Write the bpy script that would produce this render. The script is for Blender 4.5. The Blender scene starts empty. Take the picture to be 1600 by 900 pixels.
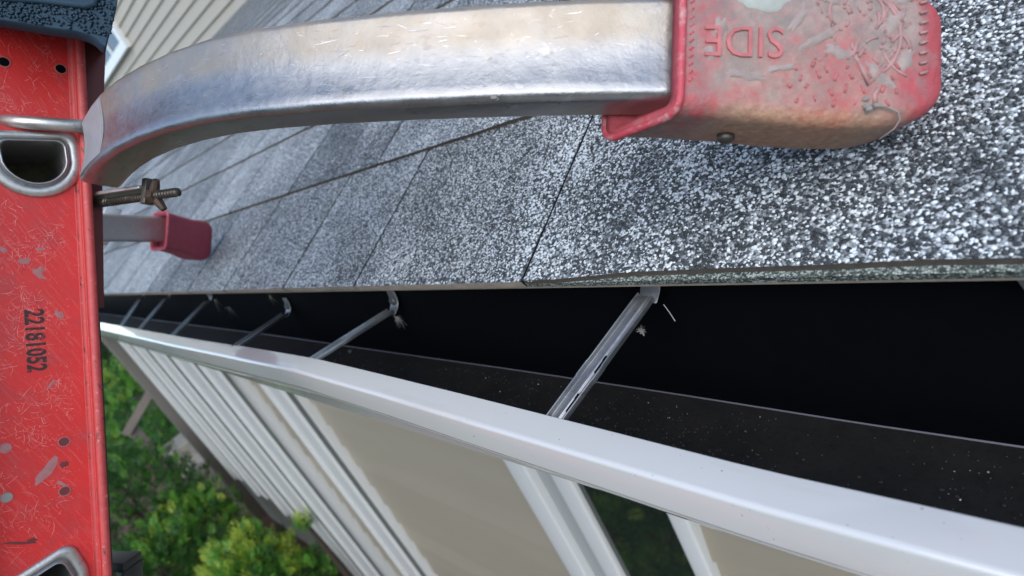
import bpy, bmesh, math, random
import numpy as np
from mathutils import Vector, Matrix, noise
random.seed(7); rng = np.random.default_rng(7)
sc = bpy.context.scene
COL = sc.collection
# ---------------------------------------------------------------- camera
# measured frame: s = distance along the eave away from the camera, y = towards the house, z = up
F = 900.0
CAM = Vector((0.0, -0.26, 0.1624))
MR = [(-0.68657, 0.59827, -0.41315), (0.01212, -0.55875, -0.82925), (0.72696, 0.57434, -0.37638)]
TH = 0.4398; CT, ST = math.cos(TH), math.sin(TH)
def P(s, y, z): return Vector((-s, y, z))
def ray(px, py):
    a, b = (px - 800) / F, (py - 450) / F
    return Vector([MR[0][i] * a + MR[1][i] * b + MR[2][i] for i in range(3)])
def at(px, py, d): return CAM + ray(px, py) * d          # (s, y, z) at a measured distance
def on(px, py, p0, n):
    r = ray(px, py); n = Vector(n)
    return CAM + r * ((Vector(p0) - CAM).dot(n) / r.dot(n))
cd = bpy.data.cameras.new("camera"); cam = bpy.data.objects.new("camera", cd); COL.objects.link(cam)
cd.sensor_width = 36; cd.lens = 36 * F / 1600; cd.clip_start = 0.01; cd.clip_end = 500
R3 = [Vector((-r[0], r[1], r[2])) for r in MR]
rt, up_, bk = R3[0], -R3[1], -R3[2]
cam.matrix_world = Matrix(((rt.x, up_.x, bk.x, -CAM.x), (rt.y, up_.y, bk.y, CAM.y), (rt.z, up_.z, bk.z, CAM.z), (0, 0, 0, 1)))
cd.dof.use_dof = True; cd.dof.focus_distance = 0.36; cd.dof.aperture_fstop = 8.5
sc.camera = cam
# ---------------------------------------------------------------- light
SUN_EL, SUN_AZ = math.radians(42), math.radians(146)
w = bpy.data.worlds.new("World"); sc.world = w; w.use_nodes = True
nt = w.node_tree; bgn = nt.nodes["Background"]
sk = nt.nodes.new("ShaderNodeTexSky"); sk.sky_type = 'NISHITA'; sk.sun_disc = False
sk.sun_elevation = SUN_EL; sk.sun_rotation = SUN_AZ; sk.dust_density = 0.4; sk.ozone_density = 1.0
nt.links.new(sk.outputs[0], bgn.inputs[0]); bgn.inputs[1].default_value = 0.15
sd = bpy.data.lights.new("sun", 'SUN'); sun = bpy.data.objects.new("sun", sd); COL.objects.link(sun)
sd.energy = 1.25; sd.angle = math.radians(70); sd.color = (1.0, 0.92, 0.80)
dv = Vector((math.sin(SUN_AZ) * math.cos(SUN_EL), math.cos(SUN_AZ) * math.cos(SUN_EL), math.sin(SUN_EL)))
sun.rotation_euler = dv.to_track_quat('Z', 'Y').to_euler()
sc.view_settings.view_transform = 'Standard'; sc.view_settings.look = 'None'; sc.view_settings.exposure = 1.18

# ---------------------------------------------------------------- materials
class NT:
    def __init__(s, name):
        s.m = bpy.data.materials.new(name); s.m.use_nodes = True
        s.t = s.m.node_tree; s.b = s.t.nodes["Principled BSDF"]
        s.co = s.t.nodes.new("ShaderNodeTexCoord").outputs["Object"]
    def n(s, typ, **kw):
        x = s.t.nodes.new(typ)
        for k, v in kw.items():
            if k.startswith('i_'): x.inputs[k[2:].replace('_', ' ')].default_value = v
            else: setattr(x, k, v)
        return x
    def l(s, a, b): s.t.links.new(a, b)
    def mapped(s, scale=(1, 1, 1), rot=(0, 0, 0)):
        x = s.n("ShaderNodeMapping"); x.inputs["Scale"].default_value = scale; x.inputs["Rotation"].default_value = rot
        s.l(s.co, x.inputs["Vector"]); return x.outputs[0]
    def noise(s, scale, detail=4, rough=.55, vec=None, dist=0):
        x = s.n("ShaderNodeTexNoise"); x.inputs["Scale"].default_value = scale; x.inputs["Detail"].default_value = detail
        x.inputs["Roughness"].default_value = rough; x.inputs["Distortion"].default_value = dist
        s.l(vec or s.co, x.inputs["Vector"]); return x.outputs["Fac"]
    def voro(s, scale, vec=None, feature='F1', out="Distance", rnd=1):
        x = s.n("ShaderNodeTexVoronoi", feature=feature); x.inputs["Scale"].default_value = scale
        x.inputs["Randomness"].default_value = rnd
        s.l(vec or s.co, x.inputs["Vector"]); return x.outputs[out]
    def ramp(s, fac, stops, interp='LINEAR'):
        x = s.n("ShaderNodeValToRGB"); x.color_ramp.interpolation = interp
        e = x.color_ramp.elements
        while len(e) < len(stops): e.new(.5)
        for i, (p, c) in enumerate(stops):
            e[i].position = p; e[i].color = (c if len(c) == 4 else (*c, 1)) if not isinstance(c, (int, float)) else (c, c, c, 1)
        s.l(fac, x.inputs[0]); return x.outputs[0]
    def mix(s, fac, a, b, mode='MIX'):
        x = s.n("ShaderNodeMix", data_type='RGBA', blend_type=mode)
        for sock, v in ((x.inputs["Factor"], fac), (x.inputs[6], a), (x.inputs[7], b)):
            if isinstance(v, (int, float)): sock.default_value = v
            elif isinstance(v, tuple): sock.default_value = (*v, 1) if len(v) == 3 else v
            else: s.l(v, sock)
        return x.outputs[2]
    def math(s, op, a, b=0.0):
        x = s.n("ShaderNodeMath", operation=op)
        for k, v in ((0, a), (1, b)):
            if isinstance(v, (int, float)): x.inputs[k].default_value = v
            else: s.l(v, x.inputs[k])
        return x.outputs[0]
    def col(s, c):
        if isinstance(c, tuple): s.b.inputs["Base Color"].default_value = (*c, 1)
        else: s.l(c, s.b.inputs["Base Color"])
    def set(s, **kw):
        for k, v in kw.items():
            i = s.b.inputs[k.replace('_', ' ')]
            if isinstance(v, (int, float)): i.default_value = v
            else: s.l(v, i)
        return s
    def bump(s, h, strength=.3, dist=.001):
        x = s.n("ShaderNodeBump"); x.inputs["Strength"].default_value = strength; x.inputs["Distance"].default_value = dist
        s.l(h, x.inputs["Height"]); s.l(x.outputs[0], s.b.inputs["Normal"])
    def geo_up(s):
        g = s.n("ShaderNodeNewGeometry"); x = s.n("ShaderNodeSeparateXYZ"); s.l(g.outputs["Normal"], x.inputs[0]); return x.outputs[2]

def m_plain(name, c, rough=.5, metal=0, nscale=40, var=.25, bump=0, bscale=200, spec=.5):
    t = NT(name); f = t.noise(nscale, 5)
    t.col(t.mix(f, tuple(x * (1 - var) for x in c), tuple(min(1, x * (1 + var)) for x in c)))
    t.set(Roughness=rough, Metallic=metal, Specular_IOR_Level=spec)
    if bump: t.bump(t.noise(bscale, 4), bump, .0006)
    return t.m

def m_granule(name, light=.36, dark=(.035, .039, .042), green=False, sz=520):
    t = NT(name)
    big = t.noise(9, 3); piece = t.n("ShaderNodeObjectInfo").outputs["Random"]
    c = t.voro(sz, out="Color"); x = t.n("ShaderNodeSeparateColor"); t.l(c, x.inputs[0])
    k = t.math('ADD', x.outputs[0], t.math('MULTIPLY', t.math('SUBTRACT', big, .5), .55))
    k = t.math('ADD', k, t.math('MULTIPLY', t.math('SUBTRACT', piece, .5), .30))
    if green: st = [(0, (.05, .06, .05)), (.35, (.11, .135, .115)), (.62, (.24, .29, .25)), (.85, (.42, .47, .43))]
    else: st = [(0, dark), (.3, (.082, .092, .097)), (1 - light - .16, (.18, .20, .208)), (1 - light, (.40, .44, .46)), (1 - light * .5, (.66, .70, .71))]
    col = t.ramp(k, st, 'CONSTANT')
    d = t.voro(sz)
    col = t.mix(t.math('MULTIPLY', t.ramp(d, [(.3, 0.0), (.75, 1.0)]), .6), col, tuple(v * .5 for v in dark))
    t.col(col); t.set(Roughness=.75, Specular_IOR_Level=.4); t.bump(t.math('SUBTRACT', 1.0, d), .7, .0008)
    return t.m

def m_red():
    t = NT("scratched_red_fibreglass")
    f = t.noise(14, 5); c = t.mix(f, (.48, .014, .016), (.66, .034, .030))
    f2 = t.ramp(t.noise(45, 6, .7), [(.5, 0.0), (.75, 1.0)]); c = t.mix(t.math('MULTIPLY', f2, .35), c, (.34, .055, .06))
    acc = None
    for i, (a, sc_, th) in enumerate([(.3, 420, .63), (-.5, 380, .635), (1.1, 460, .635), (-1.2, 400, .64), (.8, 620, .64), (-.15, 520, .64), (1.5, 300, .64)]):
        mp = t.n("ShaderNodeMapping"); mp.inputs["Rotation"].default_value = (a, 0, 0); mp.inputs["Scale"].default_value = (1, 1, .07)
        mp.inputs["Location"].default_value = (i * .7, i * .31, i * .13); t.l(t.co, mp.inputs[0])
        dn = t.n("ShaderNodeTexNoise"); dn.inputs["Scale"].default_value = 60; dn.inputs["Detail"].default_value = 1; t.l(t.co, dn.inputs[0])
        vm = t.n("ShaderNodeVectorMath", operation='SCALE'); t.l(dn.outputs["Color"], vm.inputs[0]); vm.inputs[3].default_value = .0025
        va = t.n("ShaderNodeVectorMath", operation='ADD'); t.l(mp.outputs[0], va.inputs[0]); t.l(vm.outputs[0], va.inputs[1])
        g = t.ramp(t.noise(sc_, 1.5, .5, va.outputs[0]), [(th, 0.0), (th + .05, 1.0)])
        g = t.math('MULTIPLY', g, t.ramp(t.noise(30 + i * 9, 2), [(.42, 0.15), (.62, 1.0)]))
        acc = g if acc is None else t.math('MAXIMUM', acc, g)
    c = t.mix(t.math('MULTIPLY', acc, .09), c, (.82, .34, .31))
    dots = t.ramp(t.noise(900, 2), [(.66, 0.0), (.72, 1.0)]); c = t.mix(t.math('MULTIPLY', dots, .3), c, (.8, .33, .3))
    dirt = t.ramp(t.noise(22, 6, .75), [(.52, 0.0), (.72, 1.0)]); c = t.mix(t.math('MULTIPLY', dirt, .55), c, (.24, .06, .07))
    t.col(c); t.set(Roughness=.42, Specular_IOR_Level=.4); t.bump(t.math('ADD', t.math('MULTIPLY', acc, -1.0), t.noise(300, 3)), .25, .0003)
    return t.m

def m_alu(name, base=(.72, .72, .72), rough=.34, scale=(6, 6, 6), tan_reflection=False):
    t = NT(name); mp = t.mapped(scale)
    f = t.noise(40, 6, .65, mp); c = t.mix(f, tuple(x * .72 for x in base), base)
    sp = t.ramp(t.noise(55, 5, .7), [(.62, 0.0), (.72, 1.0)]); c = t.mix(t.math('MULTIPLY', sp, .45), c, (.28, .23, .17))
    sc2 = t.ramp(t.noise(210, 4, .6, t.mapped((.10, 1, 1), (0, -.25, .5))), [(.60, 0.0), (.66, 1.0)]); sc2 = t.math('MULTIPLY', sc2, t.ramp(t.noise(24, 3), [(.48, 0.0), (.62, 1.0)]))
    c = t.mix(t.math('MULTIPLY', sc2, .35), c, tuple(min(1, x * 1.5) for x in base))
    c = t.mix(t.math('MULTIPLY', t.ramp(t.noise(170, 3, .6, t.mapped((.08, 1, 1), (0, -.3, .55))), [(.62, 0.0), (.68, 1.0)]), .4), c, tuple(x * .4 for x in base))
    if tan_reflection:
        an = t.n("ShaderNodeAttribute", attribute_name="tan_reflection").outputs["Fac"]  # tan ground reflection painted into the bar colour
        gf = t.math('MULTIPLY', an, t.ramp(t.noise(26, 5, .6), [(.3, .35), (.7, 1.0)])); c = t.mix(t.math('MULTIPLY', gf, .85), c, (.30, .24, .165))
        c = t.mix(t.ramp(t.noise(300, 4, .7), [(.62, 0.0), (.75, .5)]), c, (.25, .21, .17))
    t.col(c); r = t.ramp(t.noise(60, 5, .7), [(.3, rough - .06), (.7, rough + .14)])
    t.set(Metallic=(t.math('SUBTRACT', .85, t.math('MULTIPLY', gf, .5)) if tan_reflection else .85), Roughness=r); t.bump(t.math('ADD', t.noise(70, 6, .65), t.noise(38, 2, .5, t.mapped((.4, 1, 1)))), .45, .0011); return t.m

def m_rubber():
    t = NT("dusty_red_rubber")
    an = t.n("ShaderNodeAttribute", attribute_name="clean").outputs["Fac"]
    up = t.math('SUBTRACT', t.noise(30, 7, .72), t.math('MULTIPLY', an, .30)); c = t.mix(t.ramp(up, [(.28, 0.0), (.50, 1.0)]), (.42, .065, .075), (.34, .235, .205))
    c = t.mix(t.math('MULTIPLY', t.ramp(t.noise(90, 6, .75), [(.42, 0.0), (.60, .9)]), t.math('SUBTRACT', 1.0, an)), c, (.19, .17, .155))
    c = t.mix(t.ramp(t.noise(16, 4, .6), [(.56, 0.0), (.7, .6)]), c, (.50, .47, .43))
    un = t.n('ShaderNodeAttribute', attribute_name='under').outputs['Fac']; c = t.mix(t.math('MULTIPLY', un, .68), c, t.mix(t.ramp(t.noise(260, 6, .75), [(.40, 0.0), (.62, 1.0)]), (.40, .20, .11), (.58, .36, .21)))
    t.col(c); t.set(Roughness=.62); t.bump(t.math('ADD', t.math('ADD', t.noise(300, 8, .75, None, .6), t.math('MULTIPLY', t.noise(85, 3, .5, None, 1.6), 1.8)), t.math('MULTIPLY', t.voro(330, None, 'SMOOTH_F1'), .6)), .55, .001); return t.m

def m_leaf(name, a, b):
    t = NT(name); f = t.noise(6, 4); oi = t.noise(45, 2)
    t.col(t.mix(f, a, b)); t.set(Roughness=.5)
    t.b.inputs["Subsurface Weight"].default_value = 0.0
    tr = t.n("ShaderNodeBsdfTranslucent"); t.l(t.mix(oi, a, b), tr.inputs[0])
    mx = t.n("ShaderNodeMixShader"); mx.inputs[0].default_value = .3
    t.l(t.b.outputs[0], mx.inputs[1]); t.l(tr.outputs[0], mx.inputs[2])
    t.l(mx.outputs[0], t.t.nodes["Material Output"].inputs[0]); return t.m

M = {}
M['gran'] = m_granule("slate_grey_shingle_granules")
M['starter'] = m_granule("mossy_starter_granules", green=True, sz=900)
M['edge'] = m_plain("asphalt_shingle_edge", (.10, .085, .07), .9, nscale=300, var=.5, bump=.6)
M['bitumen'] = m_plain("black_bitumen", (.010, .010, .011), .9)
M['timber'] = m_plain("weathered_deck_edge", (.36, .31, .25), .8, nscale=120, var=.4, bump=.5, bscale=500)
M['red'] = m_red()
t = NT("chipped_red_rim"); c = t.mix(t.noise(180, 5, .7), (.34, .03, .03), (.60, .09, .085)); c = t.mix(t.ramp(t.noise(150, 6, .8, t.mapped((1, 1, .35))), [(.59, 0.0), (.63, .9)]), c, (.05, .02, .02)); c = t.mix(t.ramp(t.noise(330, 4, .7), [(.62, 0.0), (.70, .6)]), c, (.66, .40, .38))
t.col(c); t.set(Roughness=.5); t.bump(t.noise(300, 5), .5, .0006); M['redrim'] = t.m
M['darkred'] = m_plain("dark_red_resin", (.13, .02, .022), .5, nscale=60, var=.4)
M['alu'] = m_alu("brushed_aluminium_tube", (.36, .365, .37), .30, tan_reflection=True)
M['alud'] = m_alu("dull_aluminium", (.56, .54, .52), .4)
M['aluf'] = m_plain("grey_scuffed_aluminium", (.25, .26, .28), .42, .6)  # dark grey metal of the arm scuffs
M['alu3'] = m_plain("bright_scuffed_metal", (.62, .63, .65), .3, .7)
M['zinc'] = m_alu("galvanised_strap", (.30, .31, .32), .38)
M['steel'] = m_plain("rusty_threaded_steel", (.11, .10, .085), .45, .8, 90, .5)
M['rust'] = m_plain("rusty_wing_nut", (.09, .06, .045), .6, .5, 120, .5)
M['rubber'] = m_rubber()
M['smear'] = m_plain("pale_grey_smear", (.36, .38, .34), .7, nscale=200, var=.3, bump=.6)
M['crust'] = m_plain("greyish_pink_dirt_crust", (.31, .245, .22), .75, nscale=160, var=.45, bump=.8, bscale=500)
M['emb2'] = m_plain("worn_red_relief", (.42, .12, .12), .6, nscale=110, var=.6, bump=.3)
M['emb'] = m_plain("pinkish_grey_relief", (.36, .20, .185), .6, nscale=130, var=.5, bump=.3)
t = NT('clean_red_rubber_edge'); t.col(t.mix(t.ramp(t.noise(140, 6, .75), [(.50, 0.0), (.66, .8)]), (.47, .055, .075), (.50, .30, .28))); t.set(Roughness=.55); t.bump(t.noise(300, 5, .7), .4, .0006); M['rubedge'] = t.m
M['rubfar'] = m_plain("purplish_red_rubber", (.33, .045, .07), .6, nscale=60, var=.3, bump=.3)
t = NT("white_gutter_enamel"); c = t.mix(t.noise(8, 5), (.535, .535, .515), (.585, .585, .57))
c = t.mix(t.ramp(t.noise(420, 2, .5), [(.745, 0.0), (.765, .8)]), c, (.12, .11, .10)); c = t.mix(t.ramp(t.noise(30, 6, .7, t.mapped((.15, 1, 1))), [(.58, 0.0), (.75, .22)]), c, (.36, .34, .30))
t.col(c); t.set(Roughness=t.ramp(t.noise(20, 5, .7), [(.3, .10), (.7, .24)])); M['white'] = t.m
M['white'].node_tree.nodes['Principled BSDF'].inputs['Coat Weight'].default_value = 1.0; M['white'].node_tree.nodes['Principled BSDF'].inputs['Coat Roughness'].default_value = .06
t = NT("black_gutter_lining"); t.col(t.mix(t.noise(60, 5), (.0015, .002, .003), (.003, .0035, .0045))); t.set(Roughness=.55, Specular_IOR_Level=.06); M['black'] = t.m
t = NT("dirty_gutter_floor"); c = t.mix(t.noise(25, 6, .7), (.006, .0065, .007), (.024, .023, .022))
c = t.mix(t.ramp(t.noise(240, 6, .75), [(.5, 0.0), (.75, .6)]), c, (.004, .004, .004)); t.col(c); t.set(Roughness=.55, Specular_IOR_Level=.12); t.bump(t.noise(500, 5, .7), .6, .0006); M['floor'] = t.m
M['dirt'] = m_plain("wet_black_brown_grit", (.013, .011, .009), .7, nscale=300, var=.6)
M['crease_highlight'] = m_plain("painted_crease_highlight", (.11, .11, .13), .5, .3)
M['trim'] = m_plain("white_vinyl_trim", (.62, .63, .62), .28, nscale=5, var=.03)
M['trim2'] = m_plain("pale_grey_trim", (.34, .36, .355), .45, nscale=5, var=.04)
t = NT("beige_vinyl_siding"); oi = t.n("ShaderNodeObjectInfo").outputs["Random"]
t.col(t.mix(t.math('ADD', t.math('MULTIPLY', oi, .6), t.math('MULTIPLY', t.noise(5, 4, .6, t.mapped((.4, 1, 3))), .4)), (.27, .238, .18), (.385, .345, .272))); t.set(Roughness=.5); M['siding'] = t.m
M['groove_shade'] = m_plain("groove_shade_strip", (.15, .16, .15), .7)
M['siding2'] = m_plain("pale_beige_siding", (.34, .305, .245), .55, nscale=3, var=.04)
M['taupe'] = m_plain("taupe_corner_post", (.17, .155, .135), .6, nscale=5, var=.1)
t = NT("dark_window_glass"); t.col((.014, .020, .017)); t.set(Roughness=.03, Specular_IOR_Level=.8); M['glass'] = t.m
M['cap'] = None
t = NT("blue_black_rubber"); t.col(t.mix(t.noise(30, 5), (.014, .034, .055), (.028, .056, .082))); t.set(Roughness=.75, Specular_IOR_Level=.2)
t.bump(t.ramp(t.voro(420, t.mapped((1, 1.5, .8)), 'DISTANCE_TO_EDGE'), [(0, 0.0), (.12, 1.0)]), .12, .0004); M['cap'] = t.m
M['tread'] = m_plain("slate_blue_rubber_tread", (.022, .046, .070), .6, nscale=60, var=.3, spec=.3)
M['core'] = m_plain("dusty_olive_rung_inside", (.10, .09, .065), .8, nscale=160, var=.8, bump=.5)
M['plastic'] = m_plain("black_plastic", (.018, .019, .022), .4)
M['mulch'] = m_plain("brown_mulch", (.095, .052, .036), .9, nscale=9, var=.6, bump=.8, bscale=60)
M['ground'] = m_plain("grass_ground", (.045, .062, .028), .95, nscale=2.5, var=.5, bump=.8, bscale=60)
M['concrete'] = m_plain("added_patio_tan_concrete", (.40, .35, .28), .85, nscale=3, var=.15, bump=.3, bscale=40)
M['paver'] = m_plain("beige_stone_step", (.42, .38, .32), .8, nscale=10, var=.1)
M['wood'] = m_plain("grey_brown_timber", (.20, .17, .15), .7, nscale=12, var=.2)
M['bark'] = m_plain("dark_bark", (.05, .035, .025), .9)
t = NT('worn_black_ink'); t.col(t.mix(t.ramp(t.noise(420, 5, .7), [(.58, 0.0), (.68, 1.0)]), (.03, .008, .010), (.50, .03, .03))); M['ink'] = t.m
M['chip'] = m_plain("grey_paint_chip", (.34, .14, .14), .6, nscale=300, var=.3)
M['scr'] = m_plain("pale_pink_scratch", (.86, .40, .37), .5, nscale=100, var=.3)
M['white_fluff'] = m_plain("white_plant_fluff", (.24, .225, .2), .9)
M['gl_l'] = m_plain("pale_ceramic_granule", (.68, .73, .74), .6, nscale=500, var=.25)
M['gl_m'] = m_plain("grey_ceramic_granule", (.22, .245, .255), .65, nscale=500, var=.3)
M['gl_d'] = m_plain("dark_ceramic_granule", (.045, .052, .057), .65, nscale=500, var=.3)
M['sticker'] = m_plain("worn_white_sticker", (.25, .25, .27), .45, nscale=300, var=.15)
M['lf1'] = m_leaf("dark_green_leaf", (.018, .062, .015), (.055, .165, .034))
M['lf2'] = m_leaf("mid_green_leaf", (.08, .23, .03), (.18, .42, .06))
M['lf3'] = m_leaf("yellow_green_leaf", (.22, .34, .03), (.48, .58, .09))

# ---------------------------------------------------------------- mesh helpers
class MB:
    def __init__(s): s.v = []; s.f = []; s.mi = []
    def add(s, vs, fs, mi=0):
        o = len(s.v); s.v += [tuple(v) for v in vs]; s.f += [tuple(i + o for i in f) for f in fs]; s.mi += [mi] * len(fs)
    def hexa(s, p, mi=0):      # 8 points: bottom 4 then top 4
        s.add(p, [(3, 2, 1, 0), (4, 5, 6, 7), (0, 1, 5, 4), (1, 2, 6, 5), (2, 3, 7, 6), (3, 0, 4, 7)], mi)
    def box(s, s0, s1, y0, y1, z0, z1, mi=0):
        s.hexa([P(s0, y0, z0), P(s1, y0, z0), P(s1, y1, z0), P(s0, y1, z0), P(s0, y0, z1), P(s1, y0, z1), P(s1, y1, z1), P(s0, y1, z1)], mi)
    def sweep(s, rings, cap=True, mi=0):
        n = len(rings[0]); o = len(s.v)
        for r in rings: s.v += [tuple(v) for v in r]
        for i in range(len(rings) - 1):
            for j in range(n):
                a, b = o + i * n + j, o + i * n + (j + 1) % n
                s.f.append((a, b, b + n, a + n)); s.mi.append(mi)
        if cap:
            s.f.append(tuple(range(o, o + n))[::-1]); s.f.append(tuple(range(o + (len(rings) - 1) * n, o + len(rings) * n))); s.mi += [mi, mi]
    def tube(s, pts, r, seg=10, mi=0, cap=True):
        pts = [Vector(p) for p in pts]; rr = r if isinstance(r, list) else [r] * len(pts); rings = []
        for i, p in enumerate(pts):
            t_ = (pts[min(i + 1, len(pts) - 1)] - pts[max(i - 1, 0)]).normalized()
            a = t_.orthogonal().normalized() if i == 0 else (pa - t_ * pa.dot(t_)).normalized(); pa = a; b = t_.cross(a)
            rings.append([p + (a * math.cos(k * 2 * math.pi / seg) + b * math.sin(k * 2 * math.pi / seg)) * rr[i] for k in range(seg)])
        s.sweep(rings, cap, mi)
    def build(s, name, mat, parent=None, smooth=False, bevel=0, fix=True, kind=None, label=None):
        me = bpy.data.meshes.new(name); me.from_pydata(s.v, [], s.f)
        for m_ in (mat if isinstance(mat, list) else [mat]): me.materials.append(m_)
        me.polygons.foreach_set("material_index", s.mi)
        if fix:
            bm = bmesh.new(); bm.from_mesh(me); bmesh.ops.recalc_face_normals(bm, faces=bm.faces); bm.to_mesh(me); bm.free()
        if smooth: me.polygons.foreach_set("use_smooth", [True] * len(me.polygons))
        o = bpy.data.objects.new(name, me); COL.objects.link(o)
        if bevel:
            b = o.modifiers.new("bevel", 'BEVEL'); b.width = bevel; b.segments = 3; b.limit_method = 'ANGLE'; b.angle_limit = math.radians(40)
            me.polygons.foreach_set("use_smooth", [True] * len(me.polygons))
        if parent is not None: attach(o, parent)
        if kind: o['kind'] = kind
        if label: o['label'] = label
        return o
def attach(o, par):
    o.parent = par; o.matrix_parent_inverse = wmat(par).inverted()
def wmat(o):
    m = Matrix.Translation(o.location)
    return wmat(o.parent) @ o.matrix_parent_inverse @ m if o.parent else m
def thing(name, label, cat, loc, group=None):
    o = bpy.data.objects.new(name, None); COL.objects.link(o); o.location = loc; o.empty_display_size = .05
    o['label'] = label; o['category'] = cat
    if group: o['group'] = group
    return o
def tag(o, label, cat, group=None):
    o['label'] = label; o['category'] = cat
    if group: o['group'] = group
    return o
def rrect(w, h, r, seg=5, concave=0.0):      # rounded rectangle as (a, b) pairs, a = wide direction
    out = []
    for cx, cy, a0 in ((w / 2 - r, h / 2 - r, 0), (-w / 2 + r, h / 2 - r, 90), (-w / 2 + r, -h / 2 + r, 180), (w / 2 - r, -h / 2 + r, 270)):
        for k in range(seg + 1):
            a = math.radians(a0 + 90 * k / seg); out.append((cx + r * math.cos(a), cy + r * math.sin(a)))
        if a0 == 0 and concave:
            for k in range(1, 10):
                f = k / 10; out.append((w / 2 - r - (w - 2 * r) * f, h / 2 - concave * math.sin(math.pi * f)))
    return out
def text_mesh(body, size, depth, bold=0.0):
    c = bpy.data.curves.new("t", 'FONT'); c.body = body; c.size = size; c.extrude = depth; c.align_x = 'CENTER'; c.align_y = 'CENTER'; c.offset = bold; c.resolution_u = 3
    o = bpy.data.objects.new("t", c); COL.objects.link(o); bpy.context.view_layer.update()
    me = bpy.data.meshes.new_from_object(o.evaluated_get(bpy.context.evaluated_depsgraph_get()))
    vs = [v.co.copy() for v in me.vertices]; fs = [tuple(p.vertices) for p in me.polygons]
    bpy.data.objects.remove(o); bpy.data.curves.remove(c); bpy.data.meshes.remove(me); return vs, fs

# ---------------------------------------------------------------- ground (setting)
g = MB(); g.add([P(-150, -150, -2.95), P(200, -150, -2.95), P(200, 150, -2.95), P(-150, 150, -2.95)], [(0, 1, 2, 3)])
g.build("ground", M['ground'])['kind'] = 'structure'
g = MB(); N = 60
vs = [P(-2 + 12 * i / N, -.9 + 1.4 * j / 8, -2.93 + .03 * noise.noise(Vector((i * .9, j * .8, 0)))) for j in range(9) for i in range(N + 1)]
g.add(vs, [(j * (N + 1) + i, j * (N + 1) + i + 1, (j + 1) * (N + 1) + i + 1, (j + 1) * (N + 1) + i) for j in range(8) for i in range(N)])
g.build("mulch_bed", M['mulch'], smooth=True)['kind'] = 'structure'

g = MB(); g.box(-7, .9, -9.0, .33, -2.99, -2.88); g.build("added_patio", M['concrete'])['kind'] = 'structure'  # unseen slab added to bounce warm light onto undersides and gutter face
# ---------------------------------------------------------------- house
E_ = 0.186                                   # shingle exposure
WY = 0.34                                    # lower wall plane
UY = 3.4                                     # upper wall plane
S1 = 16.0
house = thing("house", "beige sided house with slate grey shingle roof and white window trim", "house", P(3, 1, -2.95))
def RP(s, u, w_): return P(s, u * CT - w_ * ST, u * ST + w_ * CT)
b = MB(); b.hexa([RP(-1.5, -.003, -.0088), RP(S1, -.003, -.0088), RP(S1, 3.85, -.02), RP(-1.5, 3.85, -.02), RP(-1.5, -.003, -.0060), RP(S1, -.003, -.0060), RP(S1, 3.85, -.006), RP(-1.5, 3.85, -.006)])
roof = b.build("roof", M['timber'], house)
b = MB(); b.hexa([RP(-1.5, -.0035, -.0059), RP(S1, -.0035, -.0059), RP(S1, .10, -.0055), RP(-1.5, .10, -.0055), RP(-1.5, -.0035, -.0012), RP(S1, -.0035, -.0012), RP(S1, .10, -.0022), RP(-1.5, .10, -.0022)])
st = b.build("starter_strip", M['starter'], roof)
b = MB(); b.hexa([RP(-1.5, .002, -.0021), RP(S1, .002, -.0021), RP(S1, 3.84, -.0021), RP(-1.5, 3.84, -.0021), RP(-1.5, .002, -.0016), RP(S1, .002, -.0016), RP(S1, 3.84, -.0016), RP(-1.5, 3.84, -.0016)]); b.build('underlay', M['bitumen'], roof)
TT = .0062; TE = .0022; T0 = .0038
def eave_u(s): f = max(0.0, min(1.0, (.31 - s) / .13)); return -.0038 + .0042 * f * f * (3 - 2 * f)
def wtop(u):
    i = math.floor(u / E_); v = u / E_ - i
    return TT * (1 - v) + TE * v
joints = {0: [-1.5, -1.2, -.93, -.7, -.42, -.16, .308, .566, .758, 1.003, 1.21], 1: [-1.5, -1.1, -.8, -.5, -.25, .107, .353, .68, .974, 1.273], 2: [-1.5, -1.2, -.9, -.6, -.2, .2, .42, .73, .88, 1.12], 3: [-1.5, -.9, -.4, .1, .62, .80, .95]}
def course_joints(i):
    js = list(joints.get(i, [-1.5 + random.uniform(0, .2)]))
    while js[-1] < S1 - .3: js.append(js[-1] + random.choice((.16, .2, .24, .28, .31)) + random.uniform(-.01, .01))
    js.append(S1); return js
NC = 21
pieces = []
for i in range(NC):
    js = course_joints(i)
    for a, c in zip(js[:-1], js[1:]): pieces.append((i, a, c))
pieces.sort(key=lambda p: (max(0, p[1]) * .75 + p[0] * E_ * 1.15 + (3 if p[2] < -.1 else 0)))
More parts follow.
